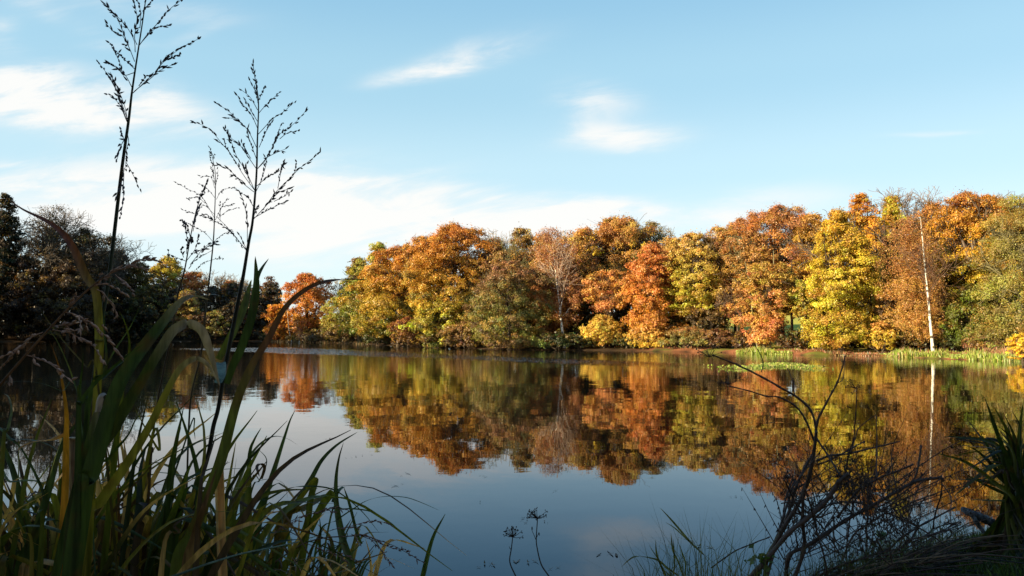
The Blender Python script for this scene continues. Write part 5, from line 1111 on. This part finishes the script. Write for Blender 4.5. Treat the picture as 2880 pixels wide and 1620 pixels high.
# thin crossing stems and side twigs with hanging pods
for p in 'abcde':
    D = hog[p][0][1]
    for q in range(62):
        big = q < 20
        x = rngh.uniform(640, 1500); y = rngh.uniform(900, 1380) if big else rngh.uniform(840, 1340) + max(0, (900 - x) * .2); c0 = P(*Z7((x, y))[0], D + rngh.uniform(-.3, .3))
        an = rngh.uniform(-.55 if x < 900 else -1.0, 1.3); L = rngh.uniform(.4, .8) if big else rngh.uniform(.10, .32); e = c0 + [math.sin(an) * L, rngh.normal(0, .05), math.cos(an) * L * (.75 if big else 1)]; m = (c0 + e) / 2 + rngh.normal(0, .05 * L, 3)
        ge = Geo(); c3 = catmull([c0, m, e], 5); ge.tube(c3, np.linspace(.0042 if big else .0022, .001, len(c3)), 5, SK if big else SK2)
        for z in range(rngh.integers(3, 9)):
            s0 = c3[rngh.integers(len(c3))]; d_ = np.array([rngh.normal(0, .3), rngh.normal(0, .3), -1]); d_ /= np.linalg.norm(d_); l_ = rngh.uniform(.010, .030)
            ge.tube(np.array([s0, s0 + d_ * l_ * .5, s0 + d_ * l_ * .75, s0 + d_ * l_]), [.0008, .0034, .003, .0006], 5, SK2)
        ge.build('twig', M_STEM, HR[p])

# ---- sedge tuft at the right edge
gS = rt(P(2860, 1000, 5.6)[0], 5.6); rS = empty('sedge', gS, 'dark green sword leaved tuft at the right edge of the near bank', 'sedge')
def SB(pix, w, col=CG, tip=None): 
    w = w * .72; col = tuple(v * .6 for v in col); D = 5.6 + FRNG.uniform(-.2, .2); g0 = np.array(gS) + [FRNG.uniform(-.38, .42), FRNG.uniform(-.2, .2), 0]; blade(rS, pix, w, D, D + FRNG.uniform(-.25, .2), col, tip, g0, .9)
for tip, m1, m2, w_ in [((1915, 370), (2000, 600), (2070, 800), 16), ((1905, 340), (1960, 480), (2060, 760), 12), ((1800, 480), (1950, 680), (2050, 850), 15), ((1610, 690), (1800, 750), (1980, 880), 13), ((1760, 630), (1880, 690), (2040, 860), 13), ((2075, 425), (2130, 540), (2125, 750), 10),
                     ((2150, 365), (2125, 560), (2125, 800), 17), ((1700, 852), (1880, 858), (2040, 910), 12), ((1710, 935), (1830, 975), (2010, 985), 12), ((1940, 470), (2030, 680), (2090, 850), 16), ((2050, 500), (2090, 700), (2120, 880), 16), ((1880, 560), (1980, 740), (2080, 880), 15),
                     ((2160, 560), (2150, 700), (2140, 850), 14), ((1830, 700), (1950, 800), (2060, 900), 12), ((1990, 760), (2050, 850), (2100, 920), 16), ((1760, 800), (1900, 880), (2050, 950), 8), ((2200, 480), (2180, 650), (2150, 850), 16), ((2250, 600), (2220, 750), (2170, 880), 16), ((2000, 420), (2060, 620), (2110, 820), 12), ((1850, 860), (1950, 900), (2050, 950), 10), ((2110, 600), (2120, 750), (2120, 900), 18), ((1950, 640), (2030, 780), (2090, 900), 15)]:
    SB(Z7((2110 + FRNG.uniform(-70, 80), 985), m2, m1, tip), w_, [CG, CG, CG2, (0.04, .06, .02), (.03,.045,.015)][FRNG.integers(5)])
for q in range(48):
    tx, ty = FRNG.uniform(1740, 2260), 0; a_ = FRNG.uniform(-1.25, .5); L_ = FRNG.uniform(260, 620); tx = 2120 + L_ * math.sin(a_); ty = 960 - L_ * math.cos(a_) * FRNG.uniform(.75, 1)
    mx_, my_ = 2120 + L_ * .5 * math.sin(a_ * .6), 960 - L_ * .62 * math.cos(a_ * .6)
    if q % 3 == 0: ty += 130
    SB(Z7((2110 + FRNG.uniform(-90, 120), 995), ((2110 + mx_) / 2, (960 + my_) / 2), (mx_, my_), (tx, ty)), FRNG.uniform(8, 15), [CG, CG2, (0.04, .055, .02), (0.035, .04, .02), CB][FRNG.integers(5)])
# ---- small log stub
gL = P(*Z7((1860, 1080))[0], 6.0); gL[2] = 0.03; rL = empty('log', tuple(gL), 'short weathered log end poking out of the water beside the bank', 'log')
ge = Geo(); c3 = catmull([P(*Z7((1765, 1032))[0], 6.05), P(*Z7((1820, 1060))[0], 6.0), P(*Z7((1880, 1085))[0], 6.0), P(*Z7((1945, 1115))[0], 6.0), P(*Z7((2010, 1150))[0], 5.95)], 5)
r = np.interp(np.linspace(0, 1, len(c3)), [0, .1, .6, 1], [.014, .026, .034, .03]) * (1 + .12 * np.sin(np.arange(len(c3)) * 2.1)); ge.tube(c3, r, 9, (1, 1, 1), cap=True); ge.build('wood', M_WOOD, rL, True)
ge = Geo(); ge.tube(catmull([c3[6], c3[6] + [.02, -.05, -.08], c3[6] + [.1, -.1, -.2]], 4), np.linspace(.02, .012, 9), 6); ge.build('root_stub', M_WOOD, rL, True)

# ---- small umbel stalks in the water
for k_, (stem, hd, r, lb) in enumerate([(Z6((470, 1280), (430, 1159), (360, 990), (380, 820), (395, 690)), Z6((395, 690))[0], .048, 'short dead flower stalk with a rounded dark head standing alone at the bottom centre'),
                                   (Z6((900, 1290), (830, 1159), (740, 1020), (690, 820), (680, 700), (695, 460)), Z6((695, 465))[0], .052, 'taller dead flower stalk with two side shoots at the bottom centre')]):
    D = 4.4; x0 = P(*stem[0], D)[0]; r_ = empty('dead_flower_stalk', (x0, D, gh(x0, D)), lb, 'flower stalk', 'dead flower stalks by the water')
    c3 = catmull(to3d(stem, D, D, (x0 + .02, D, gh(x0, D) - .05)), 6); ge = Geo(); ge.tube(c3, np.linspace(.0055, .0028, len(c3)), 6, SK2)
    if k_:
        for br in (Z6((675, 720), (650, 660), (625, 600), (628, 560)), Z6((680, 700), (700, 660), (712, 630))):
            b3 = catmull([P(*q, D) for q in br], 4); ge.tube(b3, np.linspace(.002, .001, len(b3)), 4, SK2); ge.tube(np.array([b3[-1], b3[-1] + [0, 0, -.008], b3[-1] + [.002, 0, -.02]]), [.001, .004, .001], 5, SK2)
    else: 
        b3 = catmull([P(*q, D) for q in Z6((375, 840), (358, 820), (352, 800))], 3); ge.tube(b3, np.linspace(.002, .001, len(b3)), 4, SK2)
    ge.build('stem', M_STEM, r_, True)
    ge = Geo(); umbel(ge, P(*hd, D), r, 20, rngh, (0, 0, 1)); ge.build('flower_head', M_STEM, r_)

# ---- near bank grass on the right
def short_grass(name, lb, spots, cols, hr, wr, lean=.35, seed=3):
    rg = np.random.default_rng(seed); V, Q, T_, C_ = [], [], [], []; n = len(spots)
    z = ground_h(spots[:, 0], spots[:, 1]); h = rg.uniform(*hr, n); a = rg.uniform(0, 6.28, n); w = rg.uniform(*wr, n)
    b = np.stack([spots[:, 0], spots[:, 1], z - .01], 1); s_ = np.stack([np.cos(a), np.sin(a), np.zeros(n)], 1) * w[:, None] / 2
    ln = rg.normal(0, lean, (n, 2)) * h[:, None]; m = b + np.stack([ln[:, 0] * .35, ln[:, 1] * .35, h * .6], 1); e = b + np.stack([ln[:, 0], ln[:, 1], h * rg.uniform(.75, 1, n)], 1)
    v = np.stack([b - s_, b + s_, m + s_ * .8, m - s_ * .8, e], 1).reshape(-1, 3); k = np.arange(n)[:, None] * 5
    c = np.array(cols)[rg.integers(0, len(cols), n)] * rg.uniform(.6, 1.3, (n, 1))
    ge = Geo(); ge.add(v, np.hstack([k, k + 1, k + 2, k + 3]), np.hstack([k + 3, k + 2, k + 4]), np.repeat(c, 5, 0)); o = ge.build(name, M_BLADE); tag(o, lb, 'grass', kind='stuff')
rg = np.random.default_rng(31)
def scatter(n, x0, x1, y0, y1, dmin=0.0, dmax=9):
    q = np.stack([rg.uniform(x0, x1, n * 3), rg.uniform(y0, y1, n * 3)], 1); sdv_ = lake_sd(q[:, 0], q[:, 1]); q = q[(sdv_ > dmin) & (sdv_ < dmax)]; return q[:n]
short_grass('turf', 'dark short turf covering the near bank on the right', scatter(26000, 2.2, 6.2, 4.2, 8.0, 0.08), [(0.07, 0.14, 0.02), (0.10, 0.17, 0.03), (0.08, 0.09, 0.03), (0.03, 0.05, 0.015)], (.04, .11), (.004, .009))
tuft = []
for (px, D, n, s) in [(1880, 4.75, 110, .10), (1930, 4.8, 120, .12), (1990, 4.9, 120, .12), (2060, 5.0, 120, .12), (2140, 5.05, 160, .14), (2280, 5.2, 200, .2), (2380, 5.45, 220, .2), (2460, 5.6, 260, .2), (2540, 5.85, 260, .2), (2620, 6.1, 220, .2), (2330, 5.3, 200, .2)]:
    x = P(px, 1000, D)[0]; tuft.append(np.stack([rg.normal(x, s, n), rg.normal(D - .1, .07, n)], 1))
tuft = np.vstack(tuft)
short_grass('edge_grass', 'fine grass tufts along the lip of the near bank on the right', tuft, [(0.08, 0.11, 0.03), (0.10, 0.14, 0.035), (0.16, 0.13, 0.05), (0.05, 0.07, 0.02)], (.12, .42), (.003, .006), .42, 5)
tuft2 = np.vstack([np.stack([rg.normal(P(px, 1000, 4.5)[0], s_, n), rg.normal(4.5, .08, n)], 1) for px, n, s_ in [(1890, 90, .12), (1960, 90, .10), (2060, 60, .1), (1840, 30, .06)]])
short_grass('edge_grass', 'thin pale grass at the bottom of the picture left of the hogweed', tuft2, [(0.13, 0.15, 0.04), (0.18, 0.17, 0.05), (0.08, 0.10, 0.03)], (.35, .78), (.003, .006), .30, 6)
# taller single blades at bottom centre-right
r_ = empty('grass_tuft', at_px(1900, 4.7), 'thin grass tuft with long blades leaning left at the bottom, left of the hogweed', 'grass')
for pix, w_ in [(Z6((2400, 1159), (2260, 1060), (2150, 970), (2000, 930), (1870, 925), (1780, 980), (1710, 1050)), 3.4), (Z6((2250, 1159), (2170, 1000), (2130, 870), (2120, 720)), 3.5), (Z6((2700, 900), (2560, 770), (2430, 620), (2300, 470), (2170, 330)), 3.2), (Z6((2640, 850), (2480, 700), (2350, 580), (2240, 510)), 2.4),
                (Z6((2230, 1159), (2150, 960), (2080, 850), (2040, 780)), 2.4), (Z6((2450, 1159), (2400, 1000), (2330, 850), (2305, 640)), 3), (Z6((2300, 1159), (2200, 1080), (2060, 1060)), 2.4), (Z6((2480, 1159), (2480, 1000), (2440, 880), (2410, 780)), 2.6), (Z6((2330, 1159), (2350, 1000), (2330, 700)), 2.6), (Z6((2600, 740), (2500, 725), (2380, 690)), 3)]:
    blade(r_, pix, w_ * 1.3, 4.7, 4.65, (0.13, 0.14, 0.04), (0.2, 0.16, 0.06), None, .8)
# straw and dead stems on the near bank at the bottom right
ge = Geo()
for q in range(260):
    px = rg.uniform(2150, 2620); D = rg.uniform(4.6, 5.5) + (px - 2150) / 900; x = P(px, 1000, D)[0]
    if lake_sd([x], [D])[0] < .05: continue
    z = gh(x, D) + rg.uniform(0.0, .12); an = rg.normal(0.2, .5); L = rg.uniform(.2, .9)
    b0 = np.array([x, D, z]); e = b0 + [math.cos(an) * L, math.sin(an) * L * .6, rg.normal(.05, .08)]; m = (b0 + e) / 2 + [0, 0, rg.uniform(0, .07)]
    c3 = catmull([b0, m, e], 4); ge.tube(c3, np.full(len(c3), rg.uniform(.0015, .005)), 4, np.array([(0.06, .035, .025), (0.09, .05, .03), (0.2, .13, .07), (0.03, .022, .018)][rg.integers(4)]) * rg.uniform(.6, 1.1))
o = ge.build('dead_stems', M_STEM); tag(o, 'mat of fallen dead stems on the near bank at the bottom right', 'dead stems', kind='stuff')
# nettle-like small leaves at the foot of the hogweed
for (px, py, D, lb) in [(2140, 1580, 4.9, 'small green leafed weed at the foot of the thick hogweed stem'), (2470, 1510, 5.3, 'small green leafed weed half way along the hogweed tangle')]:
    g0 = P(px, py, D); r_ = empty('weed', (g0[0], g0[1], gh(g0[0], g0[1])), lb, 'weed', 'small green weeds'); ge = Geo(); n = 16
    cen = g0 + rg.normal(0, .04, (n, 3)); ge.leaves(cen, rg.normal(0, .4, (n, 3)) + [0, -.3, .8], rg.uniform(.04, .08, n), np.tile([0.10, 0.16, 0.03], (n, 1)), rg)
    for q in cen[:8]: ge.tube(np.array([[g0[0], g0[1], gh(g0[0], g0[1])], (q + g0) / 2 - [0, 0, .05], q]), [.002, .0015, .001], 4, (0.08, .1, .03))
    ge.build('leaves', M_BLADE, r_)

# ---- floating leaves
FLT = [(1148, 1335, .12), (1170, 1233, .10), (932, 1234, .09), (988, 1288, .08), (1120, 1366, .12), (1018, 1282, .10), (1080, 1230, .1), (1477, 1460, .05), (1720, 1567, .13), (1565, 1380, .06), (1535, 1470, .05), (1478, 1472, .04), (1375, 1590, .09), (1480, 1585, .10), (1550, 1598, .07), (1960, 1540, .12), (1355, 1340, .07), (1360, 1412, .04), (2065, 1400, .06), (1240, 1338, .05)]
for k_, (px, py, s) in enumerate(FLT):
    D = shoreD(py); c0 = P(px, py, D); c0[2] = .004; rg2 = np.random.default_rng(60 + k_)
    ge = Geo(); m_ = rg2.integers(2, 5)
    for q in range(m_):
        n = 7; a = rg2.uniform(0, 6.28); L = s * rg2.uniform(.35, .7); t = np.linspace(-.5, .5, n); off = rg2.normal(0, s * .5, 2)
        pts = np.stack([c0[0] + off[0] + np.cos(a) * t * L, c0[1] + off[1] + np.sin(a) * t * L, .004 + .02 * (t * 2) ** 2 * rg2.uniform(.2, 1)], 1)
        ge.ribbon(pts, L * .25 * np.sqrt(np.clip(1 - (2 * t) ** 2, .02, 1)), np.array([-np.sin(a), np.cos(a), 0]), .15, (0.06, .04, .025) if k_ < 9 else (0.22, .15, .09))
    o = ge.build('floating_leaves', M_BLADE, None, True)
    tag(o, 'small clump of dead leaves floating on the open water', 'leaves', 'dead leaves floating on the water')
# ------------------------------------------------------------------ view
SC.view_settings.view_transform = 'Standard'; SC.view_settings.look = 'None'
SC.view_settings.exposure = 1.24; SC.view_settings.gamma = 1.0; SC.view_settings.use_curve_mapping = False
SC.cycles.max_bounces = 6; SC.cycles.diffuse_bounces = 2; SC.cycles.glossy_bounces = 3; SC.cycles.transmission_bounces = 4; SC.cycles.transparent_max_bounces = 4
SC.cycles.sample_clamp_indirect = 6
